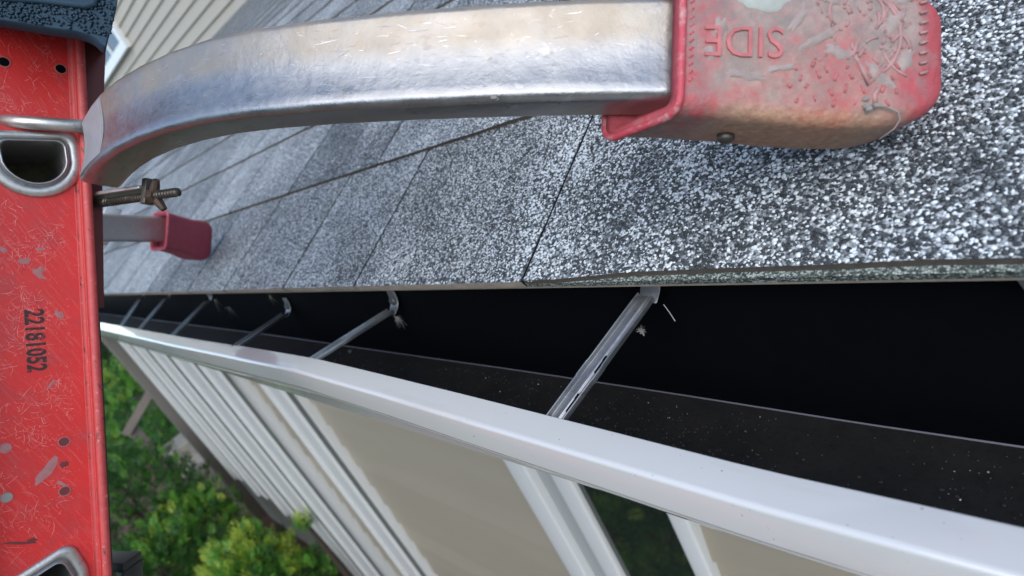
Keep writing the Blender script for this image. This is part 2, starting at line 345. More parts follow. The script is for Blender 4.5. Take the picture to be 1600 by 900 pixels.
def shingle(mb, i, a, c, far=False):
    gp = .0010 + .0014 * min(1, max(0, a - .25) / .4); u0 = i * E_ + (random.uniform(-.0015, .0015) if i else 0); u1 = i * E_ + E_ + .03
    if i == 0 and c <= .31: u0 = .0045
    if i == 0 and c > .31: u0 = -.0045 + random.uniform(-.0006, .0006)
    lift = random.uniform(0, .0008); n = 1 if far else max(2, int((c - a) / .03))
    sk_ = random.uniform(-.0012, .0012)
    top = []; bot = []; topb = []; botb = []
    for k in range(n + 1):
        s_ = a + gp + (c - a - 2 * gp) * k / n
        j = 0 if far else noise.noise(Vector((s_ * 55, i * 3.1, 0))) * .0012 + noise.noise(Vector((s_ * 220, i * 3.1, 5))) * .0004
        e = (eave_u(s_) if (i == 0 and c <= .31) else u0) + j + (sk_ * (k / n) if i else 0)
        tt = T0 if i == 0 else TT
        ww = noise.noise(Vector((s_ * 16, i, 2))) * .0009 if not far else 0
        top.append(RP(s_, e, tt + lift * (1 if i else 0) + ww)); bot.append(RP(s_, e, -.0038 if (i == 0 and c > .31) else -.0012 if i == 0 else TE - .0004)); topb.append(RP(s_, u1, TE - .0006)); botb.append(RP(s_, u1, -.0012))
    m = n + 1
    mb.add(top + bot + topb + botb,
           [(k, k + 1, 2 * m + k + 1, 2 * m + k) for k in range(n)], 0)
    o = len(mb.v) - 4 * m
    for k in range(n): mb.f.append((o + k, o + m + k, o + m + k + 1, o + k + 1)); mb.mi.append(2 if (i == 0 and c > .31) else 1)
    for k in (0, n): mb.f.append((o + k, o + m + k, o + 3 * m + k, o + 2 * m + k)); mb.mi.append(3)
    for k in range(n): mb.f.append((o + m + k, o + m + k + 1, o + 3 * m + k + 1, o + 3 * m + k)); mb.mi.append(1)
for (i, a, c) in pieces[:290]:
    mb = MB(); shingle(mb, i, a, c); mb.build("shingle", [M['gran'], M['edge'], M['timber'], M['bitumen']], roof)
mb = MB()
for (i, a, c) in pieces[290:]: shingle(mb, i, a, c, True)
mb.build("shingle_field", [M['gran'], M['edge'], M['timber'], M['bitumen']], roof, kind='stuff')
# loose mineral granules standing proud of the near shingles
ICO = [(0, 0, 1)] + [(math.cos(k * 1.2566) * .894, math.sin(k * 1.2566) * .894, .447) for k in range(5)] + [(math.cos(k * 1.2566 + .628) * .894, math.sin(k * 1.2566 + .628) * .894, -.1) for k in range(5)]
ICF = [(0, 1 + k, 1 + (k + 1) % 5) for k in range(5)] + [(1 + k, 6 + k, 1 + (k + 1) % 5) for k in range(5)] + [(6 + k, 6 + (k + 1) % 5, 1 + (k + 1) % 5) for k in range(5)]
def granules(n, s0, s1, u0, u1, rmin, rmax, name, par, dens=None):
    S = rng.uniform(s0, s1, n); U = rng.uniform(u0, u1, n)
    vis = np.ones(n, bool)
    keep = []
    big = np.array([noise.noise(Vector((S[k] * 11, U[k] * 11, 1.0))) + .6 * noise.noise(Vector((S[k] * 33, U[k] * 22, 4.0))) for k in range(n)])
    fe = np.clip((.31 - S) / .13, 0, 1); eu = np.where(S < .31, -.0038 + .0042 * fe * fe * (3 - 2 * fe), -.0045) + .0006; U = np.where(U < eu, eu + rng.uniform(0, .003, n), U)
    ui = np.floor(U / E_); v_ = U / E_ - ui; W = np.where(ui < 1, T0, TT) * (1 - v_) + TE * v_ + .0002
    for jn in range(3):
        for js in joints[jn]: keepout = (ui == jn) & (np.abs(S - js) < .0022); S = np.where(keepout, S + .0045, S)
    Rr = rng.uniform(rmin, rmax, n) * np.where(rng.random(n) < .12, 1.3, 1.0)
    ico = np.array(ICO); nv = len(ico)
    ang = rng.uniform(0, 6.283, n); ca, sa = np.cos(ang), np.sin(ang)
    st = rng.uniform(.75, 1.3, (n, 2))
    x = ico[None, :, 0] * st[:, 0:1]; y = ico[None, :, 1] * st[:, 1:2]; z = ico[None, :, 2] * rng.uniform(.6, .95, (n, 1))
    jit = rng.uniform(.82, 1.18, (n, nv)); x, y, z = x * jit, y * jit, z * jit
    xs = (x * ca[:, None] - y * sa[:, None]) * Rr[:, None] + S[:, None]
    us = (x * sa[:, None] + y * ca[:, None]) * Rr[:, None] + U[:, None]
    ws = z * Rr[:, None] + W[:, None]
    V = np.stack([-xs, us * CT - ws * ST, us * ST + ws * CT], -1).reshape(-1, 3)
    Fc = (np.array(ICF)[None] + (np.arange(n) * nv)[:, None, None]).reshape(-1, 3)
    me = bpy.data.meshes.new(name); me.vertices.add(len(V)); me.vertices.foreach_set("co", V.ravel())
    me.loops.add(len(Fc) * 3); me.loops.foreach_set("vertex_index", Fc.ravel().astype(np.int32))
    me.polygons.add(len(Fc)); me.polygons.foreach_set("loop_start", np.arange(0, len(Fc) * 3, 3, dtype=np.int32))
    q = rng.random(n) + big * .5
    mi = np.where(q > .66, 0, np.where(q > .46, 1, 2)).astype(np.int32)
    for m_ in ('gl_l', 'gl_m', 'gl_d'): me.materials.append(M[m_])
    me.polygons.foreach_set("material_index", np.repeat(mi, len(ICF)))
    me.polygons.foreach_set("use_smooth", np.ones(len(Fc), bool))
    me.update(calc_edges=True)
    o = bpy.data.objects.new(name, me); COL.objects.link(o); attach(o, par); o['kind'] = 'stuff'
    return o
granules(40000, -.16, .34, -.004, .30, .00058, .00122, "roof_granules", roof)
granules(34000, .34, .80, .001, .32, .00050, .00075, "roof_granules", roof)

# fascia and soffit
b = MB(); b.box(-1.5, S1, .026, .045, -.17, -.0135); b.build("fascia_board", M['trim2'], house)
b = MB(); b.box(-1.5, S1, .045, WY + .02, -.175, -.165); b.build("soffit", M['trim'], house)
# lower wall: backing, lapped boards, windows and trim
wall = None
b = MB(); b.box(-1.5, 6.15, WY + .06, WY + .2, -2.95, -.17); wall = b.build("wall", M['siding'], house)
EX = .121
def board_row(s0, s1, y, ztop, ex, par, mat, t_=.010):
    b = MB(); b.hexa([P(s0, y - t_, ztop - ex), P(s1, y - t_, ztop - ex), P(s1, y + .02, ztop - ex), P(s0, y + .02, ztop - ex), P(s0, y, ztop), P(s1, y, ztop), P(s1, y + .02, ztop), P(s0, y + .02, ztop)])
    b.hexa([P(s0, y - t_ * .55, ztop - ex - .004), P(s1, y - t_ * .55, ztop - ex - .004), P(s1, y + .018, ztop - ex - .004), P(s0, y + .018, ztop - ex - .004), P(s0, y - t_ * .55, ztop - ex + .0001), P(s1, y - t_ * .55, ztop - ex + .0001), P(s1, y + .018, ztop - ex + .0001), P(s0, y + .018, ztop - ex + .0001)])
    return b.build("siding_board", mat, par)
segs = [(-1.5, .575), (1.065, 2.30), (2.54, 3.02)]
for r in range(22):
    for (a, c) in segs: board_row(a, c, WY + .012, -.175 - r * EX, EX, wall, M['siding'])
def window(s0, s1, z0, z1, y, par, nv=1, mun=False):
    b = MB(); cw = .045
    b.box(s0, s0 + cw, y - .018, y + .05, z0, z1); b.box(s1 - .075, s1, y - .03, y + .05, z0, z1)
    b.box(s0 + cw, s1 - .075, y - .038, y + .05, z1 - .07, z1); b.box(s0 + cw, s1 - .075, y - .038, y + .05, z0, z0 + .07)
    wn = b.build("window", M['trim'], par, bevel=.006)
    return wn
wn = window(.575, 1.065, -2.35, -.30, WY, house)
b = MB(); b.box(.935, .99, WY - .005, WY + .04, -2.28, -.37); b.build("sash_channel", M['trim2'], wn)
b = MB(); b.box(.872, .935, WY - .012, WY + .045, -2.28, -.37); b.build("sash", M['trim'], wn, bevel=.008)
b = MB(); b.box(.62, .872, WY + .004, WY + .010, -2.28, -.37); b.build("window_pane", M['glass'], wn)
def pilaster(s0, wd, pr, z0, channel=True, groove_shade=True):
    b = MB(); b.box(s0, s0 + wd, WY - pr, WY + .06, z0, -.176)
    o = b.build("trim_board", M['trim'], house, bevel=.032); o.modifiers["bevel"].segments = 6
    b = MB(); b.box(s0 + wd - .03, s0 + wd + .004, WY - pr - .012, WY - pr + .02, z0 - .01, -.178); b.build("trim_bead", M['trim'], o, bevel=.008)
    if groove_shade:
        b = MB(); b.box(s0 - .006, s0 + .002, WY - pr + .010, WY - pr + .026, z0, -.18); b.build("groove_shade_strip", M['groove_shade'], o)  # dark strip painting the shade in the groove beside the board
    if channel:
        b = MB(); b.box(s0 - .035, s0 - .007, WY - .016, WY + .058, z0, -.176); b.build("trim_channel", M['trim2'], house, bevel=.005)
        b = MB(); b.box(s0 - .044, s0 - .036, WY - .03, WY + .058, z0, -.176); b.build("trim_bead", M['trim'], house, bevel=.002)
pilaster(2.34, .20, .052, -2.9)
pilaster(3.02, .26, .075, -2.45)
pilaster(3.52, .34, .070, -2.62, channel=False)
pilaster(4.08, .30, .075, -2.2, channel=False)
pilaster(4.62, .24, .080, -2.15, channel=False)
pilaster(5.10, .22, .085, -2.1, channel=False)
b = MB(); b.box(3.30, 5.9, WY - .012, WY + .055, -2.94, -.176); b.build("recessed_panel", M['trim2'], house)
# window stool with its pointed nose below the white casing
b = MB(); b.hexa([P(2.92, WY - .11, -2.50), P(3.32, WY - .11, -2.50), P(3.32, WY + .02, -2.50), P(2.92, WY + .02, -2.50), P(2.94, WY - .12, -2.455), P(3.3, WY - .12, -2.455), P(3.3, WY + .02, -2.455), P(2.94, WY + .02, -2.455)])
b.hexa([P(3.0, WY - .02, -2.78), P(3.02, WY - .02, -2.78), P(3.02, WY + .02, -2.78), P(3.0, WY + .02, -2.78), P(3.0, WY - .10, -2.5), P(3.25, WY - .10, -2.5), P(3.25, WY + .02, -2.5), P(3.0, WY + .02, -2.5)])
b.build("window_sill", M['trim'], house, bevel=.01)
# corner post at the far end
b = MB(); b.box(6.0, 6.16, WY - .11, WY + .2, -2.95, -.176); b.build("corner_post", M['taupe'], house, bevel=.006)
# upper wall with lapped siding and a small grid window
b = MB(); b.box(-1.5, 26, UY + .05, UY + .3, 1.2, 6.5); uw = b.build("upper_wall", M['siding2'], house)
for r in range(30): board_row(-1.5, 26, UY + .012, 1.72 + .15 * (r), .15, uw, M['siding2'], .022)
b = MB(); ws, wz, we, wt = 10.4, 2.33, 14.2, 4.1
for (a, c, z0, z1) in ((ws, ws + .14, wz, wt), (we - .14, we, wz, wt)): b.box(a, c, UY - .07, UY + .05, z0, z1)
for (z0, z1) in ((wz, wz + .13), (wt - .13, wt)): b.box(ws + .14, we - .14, UY - .068, UY + .05, z0, z1)
uwn = b.build("window", M['trim'], house)
b = MB(); b.box(ws + .1, we - .1, UY - .045, UY - .035, wz + .1, wt - .1); b.build("window_pane", M['glass'], uwn)
k = ws + .75
while k < we - .3:
    b = MB(); b.box(k, k + .07, UY - .062, UY - .046, wz + .13, wt - .13); b.build("muntin", M['trim'], uwn); k += .75
for z in (wz + .65, wz + 1.15):
    b = MB(); b.box(ws + .14, we - .14, UY - .060, UY - .047, z, z + .05); b.build("muntin", M['trim'], uwn)

# ---------------------------------------------------------------- gutter
LT = [(-1.5, -.050, -.124), (.0, -.050, -.1235), (.11, -.049, -.1225), (.233, -.0425, -.119), (.41, -.033, -.116), (.545, -.0275, -.115), (.75, -.029, -.113), (.98, -.032, -.110), (1.8, -.034, -.108), (4, -.036, -.108), (S1, -.036, -.108)]
def lz(s, k=1):
    for a, b_ in zip(LT[:-1], LT[1:]):
        if s <= b_[0]:
            f = max(0, (s - a[0]) / (b_[0] - a[0])); return a[k] * (1 - f) + b_[k] * f
    return LT[-1][k]
gut = thing("gutter", "white gutter with black inside hung along the shingled eave", "gutter", P(3, -.05, -.12))
stn = [-1.5 + .1 * k for k in range(14)] + [-.1 + .025 * k for k in range(92)] + [2.2 + .5 * k for k in range(28)]
PRO = [(-.0885, -.012, 0), (-.0888, -.0015, 0), (-.0893, -.0003, 0), (-.0903, .0003, 0), (-.1000, .0016, 0), (-.1098, .0030, 0), (-.1113, .0028, 0), (-.1124, .0019, 0), (-.1130, .0006, 0), (-.1134, -.0080, 0), (-.1138, -.0172, 0), (-.1136, -.0186, 0), (-.1126, -.0194, 0), (-.1100, -.0202, 0), (-.1082, -.0208, 0), (-.1075, -.0222, 0), (-.1060, -.0290, 0), (-.1050, -.0310, 0), (-.1056, -.0325, 0), (-.1050, -.0340, 0), (-.1005, -.042, 0), (-.092, -.050, 0), (-.0845, -.058, 0), (-.080, -.0665, 0), (-.0785, -.001, 1), (-.0770, -.003, 1), (.0225, -.003, 1)]
def gsec(s):
    r = []
    for y, z, m in PRO: r.append(P(s, y + .0004 * noise.noise(Vector((s * 9, y * 40, 1))), (lz(s) + z + .0003 * noise.noise(Vector((s * 7, y * 60, 7)))) if m == 0 else lz(s, 2) + z))
    return r
b = MB(); rings = [gsec(s) for s in stn]; n = len(PRO)
b.v = [tuple(v) for r in rings for v in r]
for i in range(len(stn) - 1):
    for j in range(n - 1): b.f.append((i * n + j, i * n + j + 1, (i + 1) * n + j + 1, (i + 1) * n + j)); b.mi.append(0)
o = b.build("gutter_face", M['white'], gut, smooth=True, fix=False)
wn_ = o.modifiers.new("wn", 'WEIGHTED_NORMAL'); wn_.weight = 100
INN = [(-.0870, -.0122, 0), (-.1120, -.0120, 0), (-.1120, -.0180, 0), (-.1045, -.0225, 0), (-.1012, -.0340, 0), (-.0900, -.0480, 0), (-.0828, -.0560, 0), (-.0772, .006, 1), (-.0772, .003, 1), (-.074, 0.0, 1)]
def strip(name, pts, mat, **kw):
    b = MB(); n = len(pts(0))
    for s in stn: b.v += [tuple(v) for v in pts(s)]
    for i in range(len(stn) - 1):
        for j in range(n - 1): b.f.append((i * n + j, i * n + j + 1, (i + 1) * n + j + 1, (i + 1) * n + j)); b.mi.append(0)
    return b.build(name, mat, gut, smooth=True, fix=False, **kw)
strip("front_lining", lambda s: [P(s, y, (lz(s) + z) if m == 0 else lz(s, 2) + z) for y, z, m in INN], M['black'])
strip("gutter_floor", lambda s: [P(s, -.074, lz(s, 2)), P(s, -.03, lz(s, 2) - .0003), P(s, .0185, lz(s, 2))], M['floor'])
strip("floor_crease_highlight", lambda s: [P(s, .0186, lz(s, 2) + .0001), P(s, .0190, lz(s, 2) + .0005), P(s, .0194, lz(s, 2) + .0007)], M['crease_highlight'])  # highlight along the back crease, drawn as a light grey strip
b = MB(); b.v = []
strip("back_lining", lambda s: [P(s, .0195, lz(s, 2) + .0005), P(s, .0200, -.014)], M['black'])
b = MB(); b.box(-1.5, S1, .0212, .0245, -.128, -.0138); b.build("gutter_back", M['trim'], gut)
# debris grains on the gutter floor
b = MB()
for k in range(1900):
    s = random.uniform(-.05, .9) ** 1.0; y = random.uniform(-.072, .012); r = random.choice((.0003, .0004, .0005, .0005, .0007 if random.random() < .2 else .0004))
    if noise.noise(Vector((s * 14, y * 30, 0))) < -.05 and random.random() < .8: continue
    c = P(s, y, lz(s, 2) + r * .4); o = random.random()
    b.add([c + Vector((x * r * random.uniform(.7, 1.3), y_ * r * random.uniform(.7, 1.3), z_ * r)) for x, y_, z_ in ICO], ICF, 0 if o < .02 else 1 if o < .10 else 2)
for k in range(2600):
    s = random.uniform(-.06, .75); y = -.074 + abs(random.gauss(0, .028)); r = random.uniform(.0005, .0013)
    if y > .01 or noise.noise(Vector((s * 22, y * 40, 6))) < random.uniform(-.25, .25): continue
    c = P(s, y, lz(s, 2) + r * .15)
    b.add([c + Vector((x * r * random.uniform(.7, 1.5), y_ * r * random.uniform(.7, 1.5), z_ * r * .6)) for x, y_, z_ in ICO], ICF, 3)
o = b.build("granule_debris", [M['gl_l'], M['gl_m'], M['gl_d'], M['dirt']], None, fix=False); o['kind'] = 'stuff'; tag(o, "loose pale and dark roof grit washed onto the gutter floor", "debris")

# gutter hangers
def hanger(px0, py0, px1, py1, tabh=.022, fluff=False, label=None):
    A = on(px0, py0, (0, -.0885, 0), (0, 1, 0)); B = on(px1, py1, (0, .006, 0), (0, 1, 0))
    A.z = lz(A.x) - .004
    T = (B - A).normalized(); L = (B - A).length; S = Vector((1, 0, 0)); S = (S - T * S.dot(T)).normalized(); U = T.cross(S)
    if U.z < 0: U = -U
    hw = .0067; th = .0010
    C = lambda t_, a, c: (lambda q: P(q.x, q.y, q.z))(A + T * t_ + S * a + U * c)
    prof = [(-hw, .004), (-hw, 0), (-hw * .35, 0), (-hw * .22, .0012), (hw * .22, .0012), (hw * .35, 0), (hw, 0), (hw, .0045), (hw - th, .0045), (hw - th, th), (hw * .35, th), (hw * .2, th + .0012), (-hw * .2, th + .0012), (-hw * .35, th), (-hw + th, th), (-hw + th, .004)]
    b = MB(); b.sweep([[C(t_, a * wd, c) for a, c in prof] for t_, wd in ((-.004, 1), (L * .3, 1), (L * .3 + .001, 1.06), (L * .42, 1.06), (L * .42 + .001, 1), (L * .9, 1.0), (L, .95))])
    h = b.build("hanger_strap", M['zinc'], gut, bevel=.0003)
    if label: h['label'] = label
    b = MB(); tb = lambda x, yy, zz: P(B.x + x, yy, zz)
    y0 = B.y; z0 = B.z
    b.sweep([[tb(-.0075 * q, y0 + .002 + dy, z0 + dz), tb(.0075 * q, y0 + .002 + dy, z0 + dz), tb(.0075 * q, y0 + .0035 + dy, z0 + dz), tb(-.0075 * q, y0 + .0035 + dy, z0 + dz)] for dy, dz, q in ((-.005, -.002, 1), (.002, .002, 1), (.006, .006, 1), (.008, .012, 1), (.009, tabh, .9))])
    b.build("mounting_tab", M['zinc'], h, smooth=False, bevel=.0004)
    b = MB(); c = P(B.x, y0 + .0085, z0 + .0095); b.tube([c, c + Vector((0, -.003, .0006))], .0038, 6); b.tube([c, c + Vector((0, -.0014, .0003))], .0052, 14); b.build("screw", M['zinc'], h)
    for f in (.14, .44):
        b = MB(); n_ = 12; top = []
        for k in range(n_): a = k / n_ * 2 * math.pi; top.append((L * f + .0045 + .0022 * math.cos(a), -.003 + .0022 * math.sin(a)))
        b.sweep([[C(t_, a, .0013 + q) for t_, a in top] for q in (0, .00045)])
        b.sweep([[C(t_, a, .0012 + q) for t_, a in ((L * f - .007, -.0041), (L * f + .004, -.0041), (L * f + .004, -.0021), (L * f - .007, -.0021))] for q in (0, .00045)])
        b.build("keyhole_slot", M['black'], h)
    return A, B
hangers = [((868, 651), (1012, 466)), ((492, 560), (612, 488)), ((365, 533), (447, 492)), ((262, 514), (326, 471)), ((210, 505), (262, 466)), ((182, 501), (222, 466))]
HB = []
for (a, c) in hangers: HB.append(hanger(*a, *c))
for s in (1.9, 2.4, 3.0, 3.6): pass
# plant fluff caught on the hangers
def fluff(c, r, n, name, label, down=None):
    b = MB()
    for k in range(n):
        d = Vector((random.gauss(0, 1), random.gauss(0, 1), random.gauss(0, 1))).normalized(); e = c + d * r * random.uniform(.5, 1)
        if down: e = e + down * random.random()
        mid = (c + e) / 2 + Vector((random.uniform(-1, 1), random.uniform(-1, 1), random.uniform(-1, 1))) * r * .15
        b.tube([c, mid, e], [.00012, .00007, .00003], 3)
    b.tube([c, c + Vector((0.0004, 0, -.004))], [.0008, .0003], 5)
    return tag(b.build(name, M['white_fluff'], fix=False), label, "seed fluff", "seed tufts caught in the gutter")
q = at(1002, 516, .335); fluff(P(*q), .0036, 60, "seed_tuft", "feathery white seed tuft caught on the nearest gutter hanger")
q = at(620, 495, .56); fluff(P(*q), .006, 60, "seed_tuft", "wispy grey fluff dangling from the second nearest gutter hanger", Vector((0, 0, -.012)))
q = on(547, 549, (0, 0, -.112), (0, 0, 1)); fluff(P(*q), .007, 30, "seed_tuft", "pale fluff lying on the black gutter floor below the second hanger")
q = on(357, 480, (0, .015, 0), (0, 1, 0)); fluff(P(*q), .012, 24, "seed_tuft", "small grey cobweb wisp hanging under the eave between far hangers", Vector((0, 0, -.02)))
q = on(335, 468, (0, .012, 0), (0, 1, 0)); fluff(P(*q), .010, 20, "seed_tuft", "tiny grey wisp hanging beside the fourth hanger under the eave", Vector((0, 0, -.03)))
q = on(421, 462, (0, .012, 0), (0, 1, 0)); fluff(P(*q), .008, 18, "seed_tuft", "faint wisp hanging under the eave left of the third hanger head", Vector((0, 0, -.02)))
b = MB(); q0 = at(1037, 476, .34); q1 = at(1046, 488, .336); q2 = at(1055, 502, .332); b.tube([P(*q0), P(*q1), P(*q2)], .00028, 5)
tag(b.build("white_straw", M['white_fluff']), "thin curved white straw sticking out beside the nearest hanger", "straw")
# little flashing tab at the near end under the eave
q = on(1590, 433, (0, .012, 0), (0, 1, 0))
b = MB(); b.hexa([P(q.x - .03, .008, -.022), P(q.x - .0035, .008, -.022), P(q.x - .0035, .011, -.022), P(q.x - .03, .011, -.022), P(q.x - .03, .008, -.0135), P(q.x, .008, -.0135), P(q.x, .011, -.0135), P(q.x - .03, .011, -.0135)])
tag(b.build("flashing_tab", M['zinc']), "small grey metal flashing tab under the near end of the eave", "flashing")

# ---------------------------------------------------------------- roof stabilizer (U shaped stand-off)
Hd = Vector((0, .616, .788)).normalized(); Dd = Vector((0, .788, -.616)).normalized(); HC = Hd.dot(CAM) + .134
SM = 1.285
def pl(s, d, h=0, mir=False):
    v = Vector((SM - s if mir else s, 0, 0)) + Dd * d + Hd * (HC + h); return v
stab = thing("ladder_stabilizer", "aluminium U shaped ladder stand-off bar with red rubber pads resting on the roof", "ladder stabilizer", P(.6725, -.13, .2))
half = [(.6725, -.2395), (.62, -.239), (.575, -.2365), (.544, -.2325), (.50, -.2265), (.46, -.220), (.427, -.2125), (.396, -.203), (.365, -.192), (.338, -.181), (.301, -.161), (.2528, -.133), (.211, -.1075), (.18, -.0875), (.150, -.0665), (.125, -.045)]
half = [half[0]] + [h for h in half[1:]]
def smooth_path(p, it=2):
    for _ in range(it): p = [p[0]] + [((p[i - 1][0] + 2 * p[i][0] + p[i + 1][0]) / 4, (p[i - 1][1] + 2 * p[i][1] + p[i + 1][1]) / 4) for i in range(1, len(p) - 1)] + [p[-1]]
    return p
half = smooth_path(half, 2)
NEAR = [(160, 240, .425), (166, 230, .416), (174, 219, .408), (186, 205, .400), (206, 188, .389), (240, 168, .375), (300, 147, .354), (350, 134, .338), (400, 125, .326), (500, 114, .313), (650, 102, .300), (800, 96, .291), (920, 91, .284), (1040, 88, .279), (1150, 91, .280)]
NP = [at(*q) for q in NEAR]
FAR = [at(60, 350, .80), at(120, 354, .86), at(165, 356, .91), at(205, 357, .95), at(233, 358, .98)]
for _ in range(2): NP = [NP[0]] + [(NP[i - 1] + NP[i] * 2 + NP[i + 1]) / 4 for i in range(1, len(NP) - 1)] + [NP[-1]]
def frn(i, NP=NP):
    T = (NP[min(i + 1, len(NP) - 1)] - NP[max(i - 1, 0)]).normalized(); Hh = (Hd - T * Hd.dot(T)).normalized(); Nn = T.cross(Hh).normalized()
    if Nn.dot(CAM - NP[i]) < 0: Nn = -Nn
    return NP[i], T, Nn, Hh
def fr(path, i, mir):
    a = pl(*path[max(i - 1, 0)], 0, mir); c = pl(*path[min(i + 1, len(path) - 1)], 0, mir); T = (c - a).normalized()
    Nn = T.cross(Hd).normalized(); cen = pl(*path[i], 0, mir)
    if Nn.dot(Vector(((.6725 - 100) if False else (-.3 if not mir else .3), -.5, .3))) < 0: Nn = -Nn
    return cen, T, Nn
for mir in (False, True):
    prof = rrect(.050, .026, .0048, 6, .0026); b = MB(); rings = []
    pth = FAR + [pl(.140, -.058, 0, True), pl(.115, -.035, 0, True)] if mir else NP
    for i in range(len(pth)):
        cen, T, Nn, Hh = frn(i, pth)
        kk = .88 if mir else 1; rings.append([P(*(cen + Hh * a * kk + Nn * c)) for a, c in prof])
    tan_reflection = [max(0.0, min(1.0, (a + .002) / .010)) if c > .005 else (1.0 if a < 0 else .1) for a, c in prof] * len(rings)  # mask of the painted reflection: upper half of wide face, underside
    b.sweep(rings)
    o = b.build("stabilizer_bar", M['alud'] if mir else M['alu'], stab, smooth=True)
    at_ = o.data.attributes.new("tan_reflection", 'FLOAT', 'POINT'); at_.data.foreach_set("value", tan_reflection)
    if mir: o['label'] = "dull grey far arm of the stand-off bar"
    e = o.modifiers.new("edge", 'EDGE_SPLIT'); e.split_angle = math.radians(50)
b = MB(); c_ = pl(*half[0]); b.sweep([[P(*(Vector((s_, c_.y, c_.z)) + Hd * a + Vector((0, -Hd.z, Hd.y)) * c)) for a, c in rrect(.050, .026, .004, 4)] for s_ in (.572, .86)]); b.build("centre_bar", M['alud'], stab, smooth=False)
# pads
def pad(mir):
    c0 = pl(.1500, -.0665, 0, mir); c1 = pl(.0665, .0175, 0, mir); T = (c1 - c0).normalized(); L = (c1 - c0).length
    Nn = T.cross(Hd).normalized()
    if Nn.y > 0: Nn = -Nn
    th = .043; hh = .0315
    ctr = c0 - Hd * .0065
    X = lambda t_, h, n_: (lambda q: P(q.x, q.y, q.z))(ctr + T * t_ + Hd * h + Nn * n_)
    b = MB(); rings = []; skew = lambda n_: -(th / 2 - n_) * .62
    base = rrect(2 * hh, th, .0075, 6)
    inner = rrect(2 * hh - .009, th - .009, .004, 6)
    rings.append([X(skew(n_) + .012, h, n_) for h, n_ in inner]); rings.append([X(skew(n_) + .0006, h, n_) for h, n_ in inner])
    rings.append([X(skew(n_), h * .97, n_ * .97) for h, n_ in base])
    k_ = 7
    sts = [.0012, .004, .012, .03, .05, .07] + [L - .030 + .030 * math.sin(math.pi / 2 * q / k_) for q in range(k_ + 1)]
    for t_ in sts:
        if t_ <= L - .030: f = 1.0; ff = 1.0
        else:
            q = (t_ - (L - .030)) / .030; f = 1 - (1 - math.sqrt(max(0, 1 - q * q))) * .42 ; ff = 1 - .22 * q ** 4
        bulge = 1 + .10 * max(0, math.sin(math.pi * min(1, max(0, (t_ - .02) / (L - .02)))))
        w_ = max(0, 1 - t_ / .03)
        rings.append([X(t_ + skew(n_) * w_, h * f * (bulge if h < 0 else 1) * ((1 + .15 * max(0, min(1, (t_ - L * .5) / .02))) if mir else 1), n_ * ff) for h, n_ in base])
    clean = []
    for ri, t_ in enumerate([0, 0, 0] + sts):
        for h, n_ in base:
            e_ = max(0, min(1, (abs(h) / hh - .80) / .2)) if h > 0 else .12 if n_ < th * .35 else .45
            clean.append(max(e_, max(0, min(1, (t_ - L + .016) / .012)), 1 if t_ < .002 else 0))
    b.sweep(rings, True)
    o = b.build("rubber_pad", M['rubfar'] if mir else M['rubber'], stab, smooth=True)
    under = [max(0.0, min(1.0, (-h / hh - .72) / .2)) * (.0 if t_ < .02 else 1) * max(0, min(1, (L - .012 - t_) / .02)) for t_ in [0, 0, 0] + sts for h, n_ in base]
    at_ = o.data.attributes.new("under", 'FLOAT', 'POINT'); at_.data.foreach_set("value", under)
    at_ = o.data.attributes.new("clean", 'FLOAT', 'POINT'); at_.data.foreach_set("value", clean)
    o['label'] = "purplish red far pad" if mir else "dusty red near pad embossed SIDE"
    ns = Nn * (th / 2)
    def onface(t_, h, lift=0.0): return X(t_, h, th / 2 + lift)
    # rims of cleaner rubber round the opening and round the end
    b = MB(); lp = rrect(2 * hh + .0012, th + .0012, .0078, 6); b.tube([X(skew(n_) + .0005, h, n_) for h, n_ in lp] + [X(skew(lp[0][1]) + .0005, lp[0][0], lp[0][1])], .0019, 8)
    b.build("opening_rim", M['rubedge'], o, smooth=True)
    if mir: return
    # raised lettering, seen upside down
    vs, fs = text_mesh("SIDE", .0205, .0007, -.0001)
    xs = [v.x for v in vs]; w0 = max(xs) - min(xs); kx = .0345 / w0
    b = MB(); b.add([onface(.0325 - v.x * kx * 1.0 if False else .0285 - v.x * kx, .0020 - v.y * 1.0, .0002 + v.z) for v in vs], fs)
    b.build("raised_lettering", M['emb2'], o, bevel=.0002)
    # raised emblem lines, ribs and scuffs
    b = MB()
    def curve(pts, r):
        b.tube([onface(t_, h, -.0001) for t_, h in pts], r, 6)
    curve([(.078 + .012 * math.cos(math.radians(a)), .0165 + .010 * math.sin(math.radians(a))) for a in range(-40, 215, 12)], .0008)
    curve([(.0795 + .018 * math.cos(math.radians(a)), .006 + .020 * math.sin(math.radians(a))) for a in range(-60, 75, 12)], .0009)
    curve([(.079, -.006), (.0835, -.0165), (.087, -.012), (.0905, -.0075)], .0012)
    curve([(.075, -.001), (.0805, -.008), (.0845, -.0135)], .0008)
    curve([(.0935, .003), (.0975, .0075), (.1005, .004), (.102, -.001)], .0009)
    curve([(.088, -.018), (.086, -.021), (.0865, -.0245)], .0011)
    curve([(.0785, .003), (.0765, -.004)], .001); curve([(.0815, .0), (.0790, -.004)], .001)
    for k in range(70):
        t_ = random.uniform(.060, .102); h = random.uniform(-.006, .026); a = random.uniform(.4, 1.2) * random.choice((1, -1)); l_ = random.uniform(.001, .003)
        curve([(t_ - l_ * math.cos(a) * .5, h - l_ * math.sin(a)), (t_ + l_ * math.cos(a) * .5, h + l_ * math.sin(a))], random.uniform(.0004, .0008))
